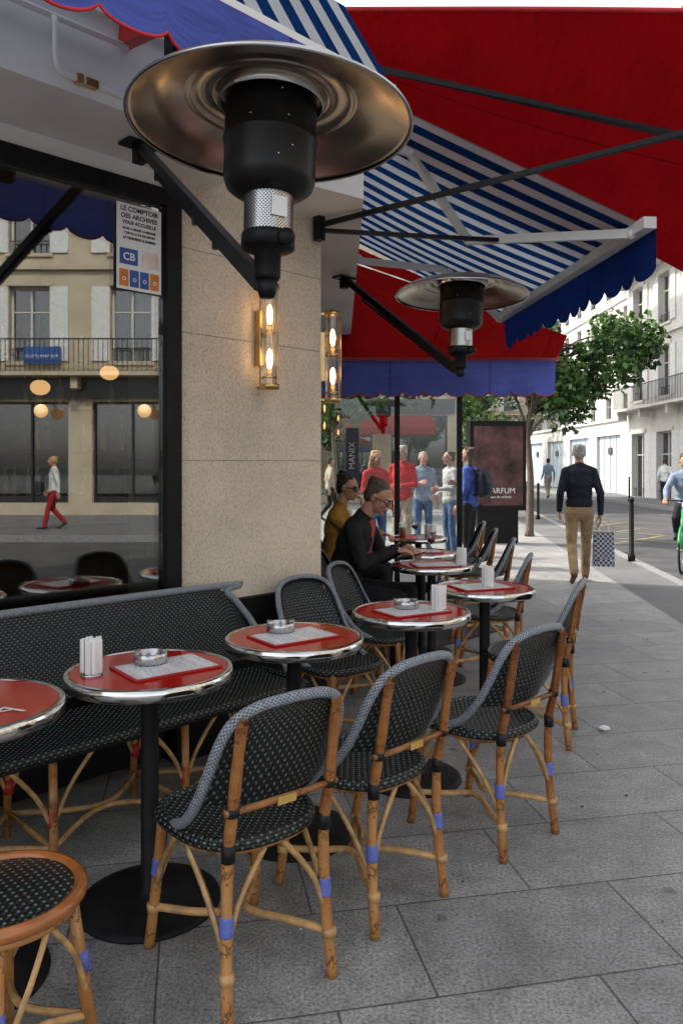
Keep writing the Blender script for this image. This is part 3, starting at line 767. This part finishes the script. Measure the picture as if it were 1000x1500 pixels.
def head(parent,c,fwd,up,hair,style='short',glasses=None,s=1.0,vox=.0075,neck=None):
    c=Vector(c);F=Vector(fwd).normalized();U=Vector(up);U=(U-F*U.dot(F)).normalized();X=F.cross(U)
    rot=Matrix((X,F,U)).transposed()
    def P(x,y,z): return c+(X*x+F*y+U*z)*s
    def E(x,y,z,a,b_,d,l=0): return (P(x,y,z),(a*s,b_*s,d*s),rot,l)
    ells=[E(0,-.012,.03,.074,.094,.084),E(0,.022,-.035,.056,.066,.072),E(0,.062,-.088,.024,.020,.018),E(0,.078,.024,.045,.014,.010),
          E(.077,-.005,-.003,.011,.020,.032),E(-.077,-.005,-.003,.011,.020,.032),E(.035,.060,-.025,.020,.020,.020),E(-.035,.060,-.025,.020,.020,.020),
          E(0,.0905,-.052,.023,.008,.0045,1),E(0,.089,-.061,.018,.008,.0045,1),E(0,.104,-.023,.015,.012,.010)]
    caps=[(P(0,.084,.018),P(0,.108,-.020),.008*s,.011*s,0),(P(0,-.02,-.04),neck or P(0,-.04,-.17),.052*s,.056*s,0)]
    blob('head',caps,ells,vox*s,[m_skin,m_lips],parent,2)
    q=MB()
    for sx in (-1,1):
        q.sphere(P(sx*.030,.0795,.004),.0125*s,m_eyew,8); q.sphere(P(sx*.030,.0870,.003),.0062*s,m_pup,6)
        q.tube([P(sx*.014,.092,.020),P(sx*.032,.091,.025),P(sx*.048,.080,.020)],.0035*s,m_hair[hair],5)
    if glasses:
        gr=1.25 if glasses=='dark' else 1
        for sx in (-1,1):
            ring=[P(sx*(.031+.024*gr*math.cos(a)),.100-.012*abs(math.cos(a)),.002+.018*gr*math.sin(a)) for a in [k*math.pi/8 for k in range(16)]]
            q.tube(ring,.0022*s,m_black,5,closed=True)
            if glasses=='dark':
                q.add([tuple(v) for v in ring],[tuple(range(16))],m_black)
            q.tube([P(sx*.058,.090,.006),P(sx*.080,.05,.008),P(sx*.085,-.01,.008)],.0025*s,m_black,5)
        q.tube([P(-.008,.100,.004),P(.008,.100,.004)],.002*s,m_black,5)
    q.obj('face_details',parent=parent)
    he=[E(0,-.028,.044,.0795,.090,.080),E(0,-.055,.0,.073,.060,.076)]
    hc=[]
    for sx in (-1,1): he.append(E(sx*.066,-.03,.01,.017,.045,.045))
    for k in range(14):
        a=random.uniform(0,6.28); he.append(E(.05*math.cos(a),-.034+.058*math.sin(a),.088+random.uniform(-.014,.010),.026,.034,.024))
    if style=='long':
        for sx in (-1,-.5,0,.5,1):
            hc.append((P(sx*.066,-.055 if abs(sx)<1 else -.03,.03),P(sx*.075,-.07,-.14),.035*s,.035*s,0))
            hc.append((P(sx*.075,-.07,-.14),P(sx*.06,-.08,-.25),.035*s,.018*s,0))
    blob('hair',hc,he,.008*s,[m_hair[hair]],parent,1)
def person(name,J,top,legs,shoes,headkw,s=1.0,vox=.014,hands=True,toplen=0,curl=.5,inner=None):
    root=bpy.data.objects.new(name,None); COL.objects.link(root); root.location=(0,0,0)
    V={k:Vector(v) for k,v in J.items()}
    pel,neck=V['pelvis'],V['neck']; ax=(neck-pel).normalized(); sx=(V['shR']-V['shL']).normalized(); fy=ax.cross(sx).normalized(); sx=fy.cross(ax).normalized()
    rot=Matrix((sx,fy,ax)).transposed()
    def T_(t,off=0): return lerp(pel,neck,t)+fy*off
    el=[(T_(-.03),(.162*s,.118*s,.13*s),rot,1),(T_(.16),(.166*s,.122*s,.12*s),rot,0),(T_(.38),(.162*s,.122*s,.17*s),rot,0),(T_(.64),(.180*s,.126*s,.19*s),rot,0),(T_(.84),(.170*s,.105*s,.10*s),rot,0)]
    if toplen: el.append((T_(.02),(.172*s,.132*s,.12*s),rot,0))
    cp=[(V['shL'],V['shR'],.060*s,.060*s,0),(V['shL']+ax*.012,neck,.05*s,.06*s,0),(V['shR']+ax*.012,neck,.05*s,.06*s,0),(T_(.95),neck+ax*.015,.075*s,.062*s,0)]
    for k in 'LR':
        cp+= [(V['sh'+k],V['el'+k],.062*s,.050*s,0),(V['el'+k],V['wr'+k],.050*s,.038*s,0)]
        cp+= [(V['hip'+k],V['kn'+k],.092*s,.066*s,1),(V['kn'+k],V['an'+k]+Vector((0,0,.03)),.066*s,.056*s,1)]
        a,t=V['an'+k],V['toe'+k]; d=(t-a)
        cp+= [(a-d.normalized()*.03*s+Vector((0,0,-.02)),t,.038*s,.032*s,2),(a,a+Vector((0,0,-.02)),.042*s,.042*s,2)]
    if inner: cp.append((T_(.55,.088*s),T_(.92,.065*s),.047*s,.047*s,3))
    mats=[top,legs,shoes]+([inner] if inner else [])
    blob('body',cp,el,vox,mats,root,3)
    if hands:
        for k in 'LR':
            d=V.get('hd'+k) or (V['wr'+k]-V['el'+k])
            nrm=V.get('hn'+k) or (sx*(1 if k=='R' else -1))
            side=1
            dn=d.normalized(); X=dn.cross((nrm-dn*nrm.dot(dn)).normalized())
            want=(pel+neck)/2-V['wr'+k] if nrm.z>.5 else fy
            if X.dot(want)<0: side=-1
            hand('hand_'+k,root,V['wr'+k],d,nrm,side,curl,s)
    hk=dict(headkw); head(root,V['head'],hk.pop('fwd',fy),hk.pop('up',Vector((0,0,1))),neck=tuple(neck),s=s,**hk)
    return root
def posed(loc,facing,J,s=1.0):
    Mx=Matrix.Translation(loc)@Matrix.Rotation(R(facing-90),4,'Z')@Matrix.Scale(s,4)
    out={}
    Mr=Matrix.Rotation(R(facing-90),4,'Z')
    for k,v in J.items(): out[k]=(Mr@Vector(v)) if k[:2] in('hd','hn') else (Mx@Vector(v))
    return out
STAND=dict(pelvis=(0,0,.93),neck=(0,-.01,1.47),head=(0,.03,1.635),shL=(-.165,0,1.405),shR=(.165,0,1.405),elL=(-.225,-.03,1.13),elR=(.225,-.03,1.13),wrL=(-.24,.05,.89),wrR=(.24,.05,.89),
 hipL=(-.09,0,.90),hipR=(.09,0,.90),knL=(-.10,.02,.49),knR=(.10,.02,.49),anL=(-.10,-.02,.08),anR=(.10,-.02,.08),toeL=(-.12,.14,.035),toeR=(.12,.14,.035))
def var(**k):
    d=dict(STAND); d.update(k); return d
WALK=var(knR=(.10,.13,.50),anR=(.10,.20,.085),toeR=(.12,.37,.05),knL=(-.09,.03,.49),anL=(-.09,-.24,.15),toeL=(-.10,-.11,.04),elR=(.24,-.10,1.14),wrR=(.24,-.10,.89),elL=(-.235,-.04,1.13),wrL=(-.23,.12,.92))
TALK=var(elR=(.23,.02,1.14),wrR=(.12,.22,1.20),wrL=(-.24,.08,.90))
TALK2=var(elL=(-.23,.0,1.14),wrL=(-.10,.23,1.12),elR=(.24,-.05,1.14),wrR=(.16,.18,1.0))
c_navy=cloth('navy_jacket',(.016,.020,.030)); c_khaki=cloth('khaki_trousers',(.36,.245,.13)); c_shoe=M('brown_shoe',(.12,.05,.025),.5); c_red=cloth('red_jacket',(.48,.02,.02)); c_jeans=cloth('jeans',(.08,.14,.28)); c_blk=cloth('black_cloth',(.018,.018,.02))
c_blue=cloth('blue_print_jacket',(.05,.09,.30),.7); c_lt=cloth('light_jacket',(.40,.40,.39)); c_mus=cloth('tan_jacket',(.36,.185,.03)); c_gb=cloth('grey_blue_shirt',(.23,.29,.40)); c_beige=cloth('beige_cloth',(.40,.33,.26)); c_wh=cloth('white_shirt',(.66,.66,.64)); c_redtr=cloth('red_trousers',(.35,.02,.03)); c_char=cloth('charcoal_jacket',(.014,.014,.016)); c_plaid=cloth('plaid_shirt',(.34,.05,.05),.7); c_shb=M('black_shoe',(.02,.02,.02),.5); c_pack=cloth('backpack_cloth',(.04,.05,.07))

WJ=posed((2.98,9.64,0),80,WALK,1.0)
wm=person('walking_man',WJ,c_navy,c_khaki,c_shoe,dict(hair='grey'),vox=.012)
def bagmat():
    m,nt,out=newmat('check_bag'); p=nd(nt,'ShaderNodeBsdfPrincipled'); nt.links.new(p.outputs[0],out.inputs[0]); p.inputs['Roughness'].default_value=.6
    ck=nd(nt,'ShaderNodeTexChecker'); ck.inputs['Scale'].default_value=34; ck.inputs[1].default_value=(.42,.44,.48,1); ck.inputs[2].default_value=(.02,.03,.07,1)
    nt.links.new(objco(nt),ck.inputs[0]); nt.links.new(ck.outputs[0],p.inputs['Base Color']); return m
b=MB(); 
def bagf(u,v):
    a=2*math.pi*u; x=.13*math.copysign(abs(math.cos(a))**.35,math.cos(a)); y=.06*math.copysign(abs(math.sin(a))**.5,math.sin(a))*(1.1-.5*v); return (x*(1-.06*v),y,v*.42)
mb_=bagmat(); b.grid(bagf,36,6,mb_); b.grid(lambda u,v:(bagf(u,0)[0]*v,bagf(u,0)[1]*v,0),36,1,mb_)
for sy in (-.03,.03): b.tube(cr([(-.07,sy,.40),(-.04,sy*.5,.50),(.0,0,.545),(.04,sy*.5,.50),(.07,sy,.40)],5),.006,m_ceramic,6)
wr=WJ['wrR']
b.obj('shopping_bag',(wr.x+.03,wr.y-.02,wr.z-.10-.545),R(-5))
b=MB()
b.lathe([(.0,1.0),(.03,.985),(.045,.95),(.03,.91),(.028,.90),(.036,.88),(.036,.12),(.055,.10),(.055,0),(0,0)],m_black,n=20)
bo=b.mesh('bollard'); place(bo,'bollard',(4.48,11.88,-.004))
for i in range(9): 
    Y=21+i*2.4; place(bo,'bollard',(kb(Y)-.35,Y,-.004))
for i in range(5): place(bo,'bollard',(11.6,16+i*5,0))

def std(name,x,y,f,J,top,legs,hair,style='short',s=1.0,shoes=None,**k):
    return person(name,posed((x,y,0),f,J,s),top,legs,shoes or c_shb,dict(hair=hair,style=style,**k),s=s,vox=.017,toplen=1)
std('standing_woman',.50,11.2,-60,TALK,c_red,c_jeans,'blond','long',.97)
std('standing_man',.98,12.4,-120,TALK2,c_red,c_beige,'grey',s=1.03)
std('standing_man',1.42,13.4,-80,TALK,c_gb,c_jeans,'grey',s=.98)
std('standing_woman',1.78,12.6,200,TALK2,c_lt,c_jeans,'brown','short',.98)
std('standing_woman',1.88,11.3,150,TALK,c_blue,c_blk,'brown','long',1.0)
def backpack(x,y,z,f):
    b=MB(); b.box((0,0,0),(.28,.15,.40),c_pack,bev=.05); b.box((0,-.09,-.07),(.20,.06,.18),c_pack,bev=.02)
    for sx in (-.09,.09): b.tube(cr([(sx,.06,.17),(sx,.17,.20),(sx,.27,.05),(sx,.18,-.14),(sx,.06,-.17)],4),.014,c_blk,6)
    b.obj('backpack',(x,y,z),R(f-90))
backpack(1.88+.185,11.3-.10,1.22,150)
backpack(1.42-.03,13.4+.2,1.2,-80)
std('pedestrian_woman',11.9,28.3,70,WALK,c_wh,c_blk,'brown',s=.97)
std('pedestrian_man',9.0,33.5,100,WALK,c_gb,c_beige,'black',s=1.0)
std('pedestrian_man',2.6,24.0,260,WALK,c_navy,c_jeans,'brown',s=1.0)
std('pedestrian_woman',-.3,20.0,20,WALK,c_beige,c_blk,'brown',s=.96)
std('pedestrian_woman',12.9,-1.87,250,WALK,c_wh,c_redtr,'blond',s=.96)
b=MB(); b.box((12.72,-2.15,.98),(.14,.24,.24),c_blk,bev=.03); b.tube([(12.72,-2.1,1.1),(12.8,-1.95,1.42)],.01,c_blk,5); b.obj('handbag')

SIT1=dict(pelvis=(0,-.04,.565),neck=(0,.13,1.06),head=(0,.245,1.20),shL=(-.17,.11,.985),shR=(.17,.11,.985),
 elL=(-.24,.20,.76),elR=(.24,.20,.76),wrL=(-.10,.40,.855),wrR=(.10,.38,.855),
 hipL=(-.10,.0,.54),hipR=(.10,.0,.54),knL=(-.14,.42,.53),knR=(.14,.42,.53),anL=(-.14,.38,.08),anR=(.14,.42,.08),toeL=(-.15,.54,.035),toeR=(.16,.58,.035),
 hdL=(.45,.85,-.1),hdR=(-.45,.85,-.1),hnL=(-.2,0,1),hnR=(.2,0,1))
J=posed((.03,5.66,0),-20,SIT1,1.05)
fw=Matrix.Rotation(R(-28-90),3,'Z')@Vector((0,.86,-.45))
person('seated_man',J,c_char,c_blk,c_shb,dict(hair='greybrown',glasses='clear',fwd=fw,up=Vector((0,0,1)),vox=.006),s=1.05,vox=.010,curl=.75,inner=c_plaid)
b=MB(); b.box((0,0,0),(.14,.20,.009),m_black,bev=.003); b.add([(-.06,-.09,.005),(.06,-.09,.005),(.06,.09,.005),(-.06,.09,.005)],[(0,1,2,3)],m_steel)
tb=b.obj('tablet',(.49,5.48,TZ+.045)); tb.rotation_euler=(R(14),0,R(-110))
SIT2=dict(SIT1); SIT2.update(neck=(0,.02,1.09),head=(0,.09,1.26),shL=(-.17,.0,1.015),shR=(.17,.0,1.015),elR=(.22,.20,.83),wrR=(.07,.24,1.05),elL=(-.24,.12,.80),wrL=(-.12,.36,.85),hdR=(-.25,-.1,1),hnR=(.3,1,0))
J=posed((-.03,6.98,0),-10,SIT2,1.02)
person('seated_man',J,c_mus,c_blk,c_shb,dict(hair='black',glasses='dark',fwd=Matrix.Rotation(R(-30-90),3,'Z')@Vector((0,1,-.12)),vox=.007),s=1.02,vox=.012,curl=.8,inner=c_wh)

hd=Vector((-.50,-.866,0)); ang=math.degrees(math.atan2(hd.y,hd.x))
b=MB()
m_green=M('green_paint',(.03,.30,.10),.4); m_tyre=M('tyre',(.02,.02,.02),.8)
def wheel(cx):
    b.tube([(0,cx+.33*math.cos(k*math.pi/20),.34+.33*math.sin(k*math.pi/20)) for k in range(40)],.018,m_tyre,8,closed=True)
    b.tube([(0,cx+.305*math.cos(k*math.pi/20),.34+.305*math.sin(k*math.pi/20)) for k in range(40)],.008,m_steel,6,closed=True)
    for k in range(20):
        a=k*math.pi/10; b.tube([(0.02*(-1)**k,cx,.34),(0,cx+.30*math.cos(a),.34+.30*math.sin(a))],.0016,m_steel,4)
    b.tube([(0,cx+.355*math.cos(a),.34+.355*math.sin(a)) for a in [R(20+k*8) for k in range(18)]],.022,m_green,6)
    b.tube([(-.05,cx,.34),(.05,cx,.34)],.02,m_steel,8)
wheel(.52); wheel(-.52)
for a_,c_ in (((0,-.08,.30),(0,-.22,.85)),((0,-.08,.30),(0,.38,.78)),((0,-.2,.78),(0,.38,.85)),((0,.36,.95),(0,.52,.34)),((0,-.52,.34),(0,-.08,.30)),((0,-.52,.34),(0,-.2,.76))): b.tube([a_,c_],.018,m_green,8)
b.tube([(0,.37,.9),(0,.34,1.06)],.014,m_steel,8); b.tube(cr([(-.28,.18,1.05),(-.2,.28,1.08),(0,.34,1.07),(.2,.28,1.08),(.28,.18,1.05)],4),.013,m_black,8)
b.sphere((0,-.24,.89),(.08,.13,.035),m_black,8); b.tube([(-.13,-.08,.30),(.13,-.08,.30)],.012,m_steel,6)
for sx,dz in ((-1,-.15),(1,.15)): b.box((sx*.13,-.05,.30+dz),(.09,.07,.02),m_black); b.tube([(sx*.07,-.08,.3),(sx*.09,-.05,.30+dz)],.01,m_steel,6)
cx,cy=5.30,11.85
b.obj('bicycle',(cx,cy,-.125),R(ang-90))
CY=dict(pelvis=(0,-.24,1.0),neck=(0,.0,1.50),head=(0,.07,1.66),shL=(-.17,-.02,1.43),shR=(.17,-.02,1.43),elL=(-.27,.05,1.22),elR=(.27,.05,1.22),wrL=(-.26,.17,1.09),wrR=(.26,.17,1.09),
 hipL=(-.09,-.22,.97),hipR=(.09,-.22,.97),knL=(-.12,.10,.62),knR=(.12,.16,.80),anL=(-.13,-.09,.24),anR=(.13,-.08,.54),toeL=(-.14,.07,.18),toeR=(.14,.08,.49),hdL=(0,1,-.3),hdR=(0,1,-.3),hnL=(0,.3,1),hnR=(0,.3,1))
person('cyclist',posed((cx,cy,-.125),ang,CY,1.0),c_gb,c_blk,c_shb,dict(hair='brown'),vox=.015,curl=1.0)

# ------------------------------------------------------------ trees
def tree(name,x,y,th,cc,cr_,nleaf,ls,seed,tr=.09):
    rnd=random.Random(seed); b=MB()
    top=Vector((cc[0]-x,cc[1]-y,cc[2]+cr_[2]*.3))
    trunk=cr([(0,0,-.02),(.02,0,th*.5),(-.02,.02,th),lerp((0,0,th),top,.5),top],6)
    b.tube(trunk,[tr*(1.25 if i==0 else 1)*(1-.75*i/(len(trunk)-1)) for i in range(len(trunk))],m_bark,10)
    clumps=[]
    for i in range(32):
        while True:
            q=Vector((rnd.uniform(-1,1),rnd.uniform(-1,1),rnd.uniform(-1,1)))
            if .25<q.length<1: break
        q=Vector((q.x*cr_[0],q.y*cr_[1],q.z*cr_[2]))+Vector((cc[0]-x,cc[1]-y,cc[2]))
        clumps.append((q,rnd.uniform(.20,.46)*cr_[2]))
        st=trunk[rnd.randint(len(trunk)//2-2,len(trunk)-2)]
        mid=lerp(st,q,.5)+Vector((rnd.uniform(-.15,.15),rnd.uniform(-.15,.15),.1))
        b.tube(cr([st,mid,q],4),[.032,.03,.028,.026,.022,.018,.014,.011,.008],m_bark,6)
    for k in range(nleaf):
        q,r=clumps[rnd.randrange(len(clumps))]
        d=Vector((rnd.gauss(0,1),rnd.gauss(0,1),rnd.gauss(0,1))).normalized()*r*(rnd.random()**.45)*1.15
        p=q+d; a=Vector((rnd.gauss(0,1),rnd.gauss(0,1),rnd.gauss(0,.6))).normalized(); c=a.orthogonal().normalized(); c=(Matrix.Rotation(rnd.uniform(0,6.28),3,a)@c)
        L=ls*rnd.uniform(.7,1.3); w=L*.38
        pts=[p,p+a*L*.5+c*w,p+a*L-Vector((0,0,.2*L)),p+a*L*.5-c*w]
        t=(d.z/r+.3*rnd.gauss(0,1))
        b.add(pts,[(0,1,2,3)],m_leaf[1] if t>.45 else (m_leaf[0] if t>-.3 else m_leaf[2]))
    b.obj(name,(x,y,0))
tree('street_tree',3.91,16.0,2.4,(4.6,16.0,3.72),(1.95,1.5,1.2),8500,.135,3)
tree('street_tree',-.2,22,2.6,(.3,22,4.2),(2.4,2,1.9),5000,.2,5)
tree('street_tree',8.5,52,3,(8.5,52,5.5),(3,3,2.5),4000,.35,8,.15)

# ------------------------------------------------------------ buildings
m_shut=M('shutter_white',(.62,.62,.60),.7); m_frame=M('window_frame',(.55,.54,.50),.6); m_rail=M('balcony_iron',(.02,.02,.022),.5); m_zinc=M('zinc_roof',(.16,.18,.21),.45); m_shopf=M('shopfront_paint',(.02,.025,.03),.3); m_bluedoor=M('pale_blue_door',(.42,.52,.58),.6)
def facade(name,org,ang,W,floors,n,wall,shop=None,depth=8,balcony=(),shut=True,roof=True):
    b=MB(); b.M=Matrix.Translation(org)@Matrix.Rotation(ang,4,'Z')
    bw=W/n
    for fi,(z0,z1,ww,sill,wh) in enumerate(floors):
        for i in range(n):
            x0=i*bw; a=x0+(bw-ww)/2; c=a+ww
            b.bx(x0,a,0,.35,z0,z1,wall); b.bx(c,x0+bw,0,.35,z0,z1,wall)
            if sill>0: b.bx(a,c,.0,.35,z0,z0+sill,wall)
            b.bx(a,c,0,.35,z0+sill+wh,z1,wall)
            zb=z0+sill; zt=zb+wh
            b.bx(a,c,.24,.26,zb,zt,m_win); b.bx(a,c,.45,.47,zb,zt,m_winback)
            fm=m_shopf if (shop and fi==0) else m_frame
            b.bx(a+.001,a+.06,.18,.235,zb,zt,fm); b.bx(c-.06,c-.001,.18,.235,zb,zt,fm); b.bx(a+.06,c-.06,.18,.235,zt-.06,zt-.001,fm); b.bx((a+c)/2-.03,(a+c)/2+.03,.17,.235,zb,zt-.06,fm)
            if not(shop and fi==0):
                b.bx(a+.06,c-.06,.19,.23,zb+wh*.66,zb+wh*.66+.04,fm)
                b.bx(a-.1,c+.1,-.06,-.003,zb-.12,zb-.02,wall); b.bx(a-.12,c+.12,-.05,-.003,zt+.02,zt+.2,wall)
                if shut: 
                    b.bx(a-ww*.46,a-.02,-.05,-.004,zb,zt,m_shut); b.bx(c+.02,c+ww*.46,-.05,-.004,zb,zt,m_shut)
                b.bx(a,c,.05,.07,zb+.35,zb+.38,m_rail)
                for k in range(7): b.bx(a+ww*(k+.5)/7-.008,a+ww*(k+.5)/7+.008,.05,.068,zb,zb+.35,m_rail)
        b.bx(-.02,W+.02,-.12,-.002,z1-.16,z1-.02,wall)
        if fi in balcony:
            b.bx(0,W,-.7,-.125,z1-.14,z1-.03,wall)
            b.bx(0,W,-.69,-.66,z1+.88,z1+.92,m_rail)
            k=0.05
            while k<W: b.bx(k,k+.018,-.685,-.665,z1-.03,z1+.88,m_rail); k+=.14
            for i in range(n+1):
                xx=min(max(i*bw,.2),W-.2); b.bx(xx-.1,xx+.1,-.55,-.125,z1-.5,z1-.142,wall)
    zt=floors[-1][1]
    b.bx(0,W,.5,depth,0,zt,wall)
    b.bx(-.15,W+.15,-.35,-.001,zt,zt+.35,wall); b.bx(0,W,.001,depth,zt+.001,zt+.34,wall)
    if roof:
        b.add([(0,.1,zt+.345),(W,.1,zt+.345),(W,1.8,zt+3),(0,1.8,zt+3),(W,depth,zt+3),(0,depth,zt+3),(0,depth,zt+.345),(W,depth,zt+.345)],[(0,1,2,3),(3,2,4,5),(0,3,5,6),(1,7,4,2)],m_zinc)
    if shop:
        b.bx(.1,W-.1,-.16,-.125,floors[0][1]-.75,floors[0][1]-.18,m_shopf)
    return b.obj(name)
fl=lambda h0,n,h,ww,sill,wh:[(h0+i*h,h0+(i+1)*h,ww,sill,wh) for i in range(n)]
facade('white_apartment_building',(13.75,37,0),R(-90),20,[(0,4.1,1.5,.0,2.9)]+fl(4.1,5,3.1,1.15,.35,2.1),7,m_stone3,balcony=(0,2,4),shut=True)
b=MB(); 
for i in range(6):
    y0=37.2+i*5
    b.bx(14.0,14.4,y0,y0+1.4,0,3.7,m_stone3); b.bx(14.15,14.4,y0+1.4,y0+5,0,3.0,m_bluedoor); b.bx(14.0,14.4,y0+1.4,y0+5,3.0,3.7,m_stone3)
    for k in range(4): b.bx(14.12,14.147,y0+1.5+k*.88,y0+1.5+k*.88+.04,0,3.0,m_frame)
    b.box((14.10,y0+3.2,2.2),(.05,.5,.35),m_winback)
b.bx(13.9,14.5,37.2,67.2,3.7,3.85,m_stone3); b.obj('boundary_wall')
facade('pale_apartment_building',(20,70,0),R(-90),32,[(0,4,1.6,.0,2.9)]+fl(4,4,3.1,1.15,.45,2.0),9,m_stone3,shut=False)
facade('distant_stone_building',(-8,86,0),0,44,[(0,4,2.4,.3,3)]+fl(4,5,3.1,1.15,.35,2.1),14,m_stone4,shop=True,balcony=(1,4))
facade('corner_stone_building',(18,9,0),R(-90),30,[(0,4.2,2.3,.35,3.0)]+fl(4.2,4,3.2,1.2,.35,2.2),10,m_stone4,shop=True,balcony=(0,2))
b=MB()
for i in range(10):
    b.sphere((17.6,8-i*3,3.05),.20,m_globe,8); b.tube([(17.6,8-i*3,3.2),(18,8-i*3,3.35)],.02,m_black,5)
b.obj('shopfront_lamps')
b=MB(); b.bx(17.80,17.84,-4.6,-3.5,4.45,4.95,m_inkb); sp=b.obj('street_name_sign')
text('RUE RAMBUTEAU',.12,(17.79,-4.05,4.63),m_ceramic,sp,Matrix.Rotation(R(-90),4,'Z')@Matrix.Rotation(R(90),4,'X'),'lettering')
facade('side_street_building',(-16,30,0),0,20.5,[(0,4.2,2.2,.3,3.1)]+fl(4.2,4,3.1,1.15,.35,2.1),7,m_stone4,shop=True,balcony=(1,))
b=MB(); quad(b,(-4,29.8,3.4),(3.5,29.8,3.4),(3.5,28.6,2.9),(-4,28.6,2.9),m_red,10,4,.02); valance(b,(-4,28.58,2.9),(3.5,28.58,2.9),.25,m_red,None,.3); b.obj('shop_awning')
m_ad=M('poster_print',(.015,.013,.016),.15,var=.9,vs=3,col2=(.09,.04,.045))
b=MB(); b.bx(-.55,.55,-.08,.08,.62,2.32,m_black); b.bx(-.48,.48,-.092,-.083,.72,2.22,m_ad); b.bx(-.40,.40,-.06,.06,0,.62,m_black)
ad=b.obj('advertising_panel',(2.95,14.6,0),R(8)); text('PARFUM',.15,(0,0,0),m_ceramic,ad,Matrix(),'lettering'); text('eau de toilette',.07,(0,0,0),m_ceramic,ad,Matrix(),'small_lettering')
for i,ch in enumerate(ad.children): ch.matrix_parent_inverse=Matrix(); ch.location=(.05,-.095,.95 if ch.name.startswith('let') else .86); ch.rotation_euler=(R(90),0,0)

# ------------------------------------------------------------ camera, light
cam=bpy.data.cameras.new('camera'); co=bpy.data.objects.new('camera',cam); COL.objects.link(co)
co.location=(0,0,1.5); co.rotation_euler=(R(90),0,0)
cam.sensor_fit='VERTICAL'; cam.sensor_height=36; cam.sensor_width=24; cam.lens=27; cam.shift_y=-70/1500; cam.clip_end=600; cam.clip_start=.05
scene.camera=co
S=Vector((-.95,.30,1.15)).normalized()
sl=bpy.data.lights.new('sun','SUN'); so=bpy.data.objects.new('sun',sl); COL.objects.link(so)
sl.energy=4.8; sl.angle=R(.5); sl.color=(1,.93,.82); so.rotation_euler=S.to_track_quat('Z','Y').to_euler()
w=bpy.data.worlds.new('World'); scene.world=w; w.use_nodes=True; nt=w.node_tree; nt.nodes.clear()
sk=nd(nt,'ShaderNodeTexSky'); sk.sky_type='NISHITA'; sk.sun_disc=False; sk.sun_elevation=math.asin(S.z); sk.sun_rotation=math.atan2(S.x,S.y); sk.dust_density=3.0; sk.air_density=1.0
hs=nd(nt,'ShaderNodeHueSaturation'); hs.inputs['Saturation'].default_value=.30; nt.links.new(sk.outputs[0],hs.inputs['Color'])
bg=nd(nt,'ShaderNodeBackground'); bg.inputs[1].default_value=.42; nt.links.new(hs.outputs[0],bg.inputs[0])
wo=nd(nt,'ShaderNodeOutputWorld'); nt.links.new(bg.outputs[0],wo.inputs[0])
print('verts',sum(len(o.data.vertices) for o in bpy.data.objects if o.type=='MESH'))
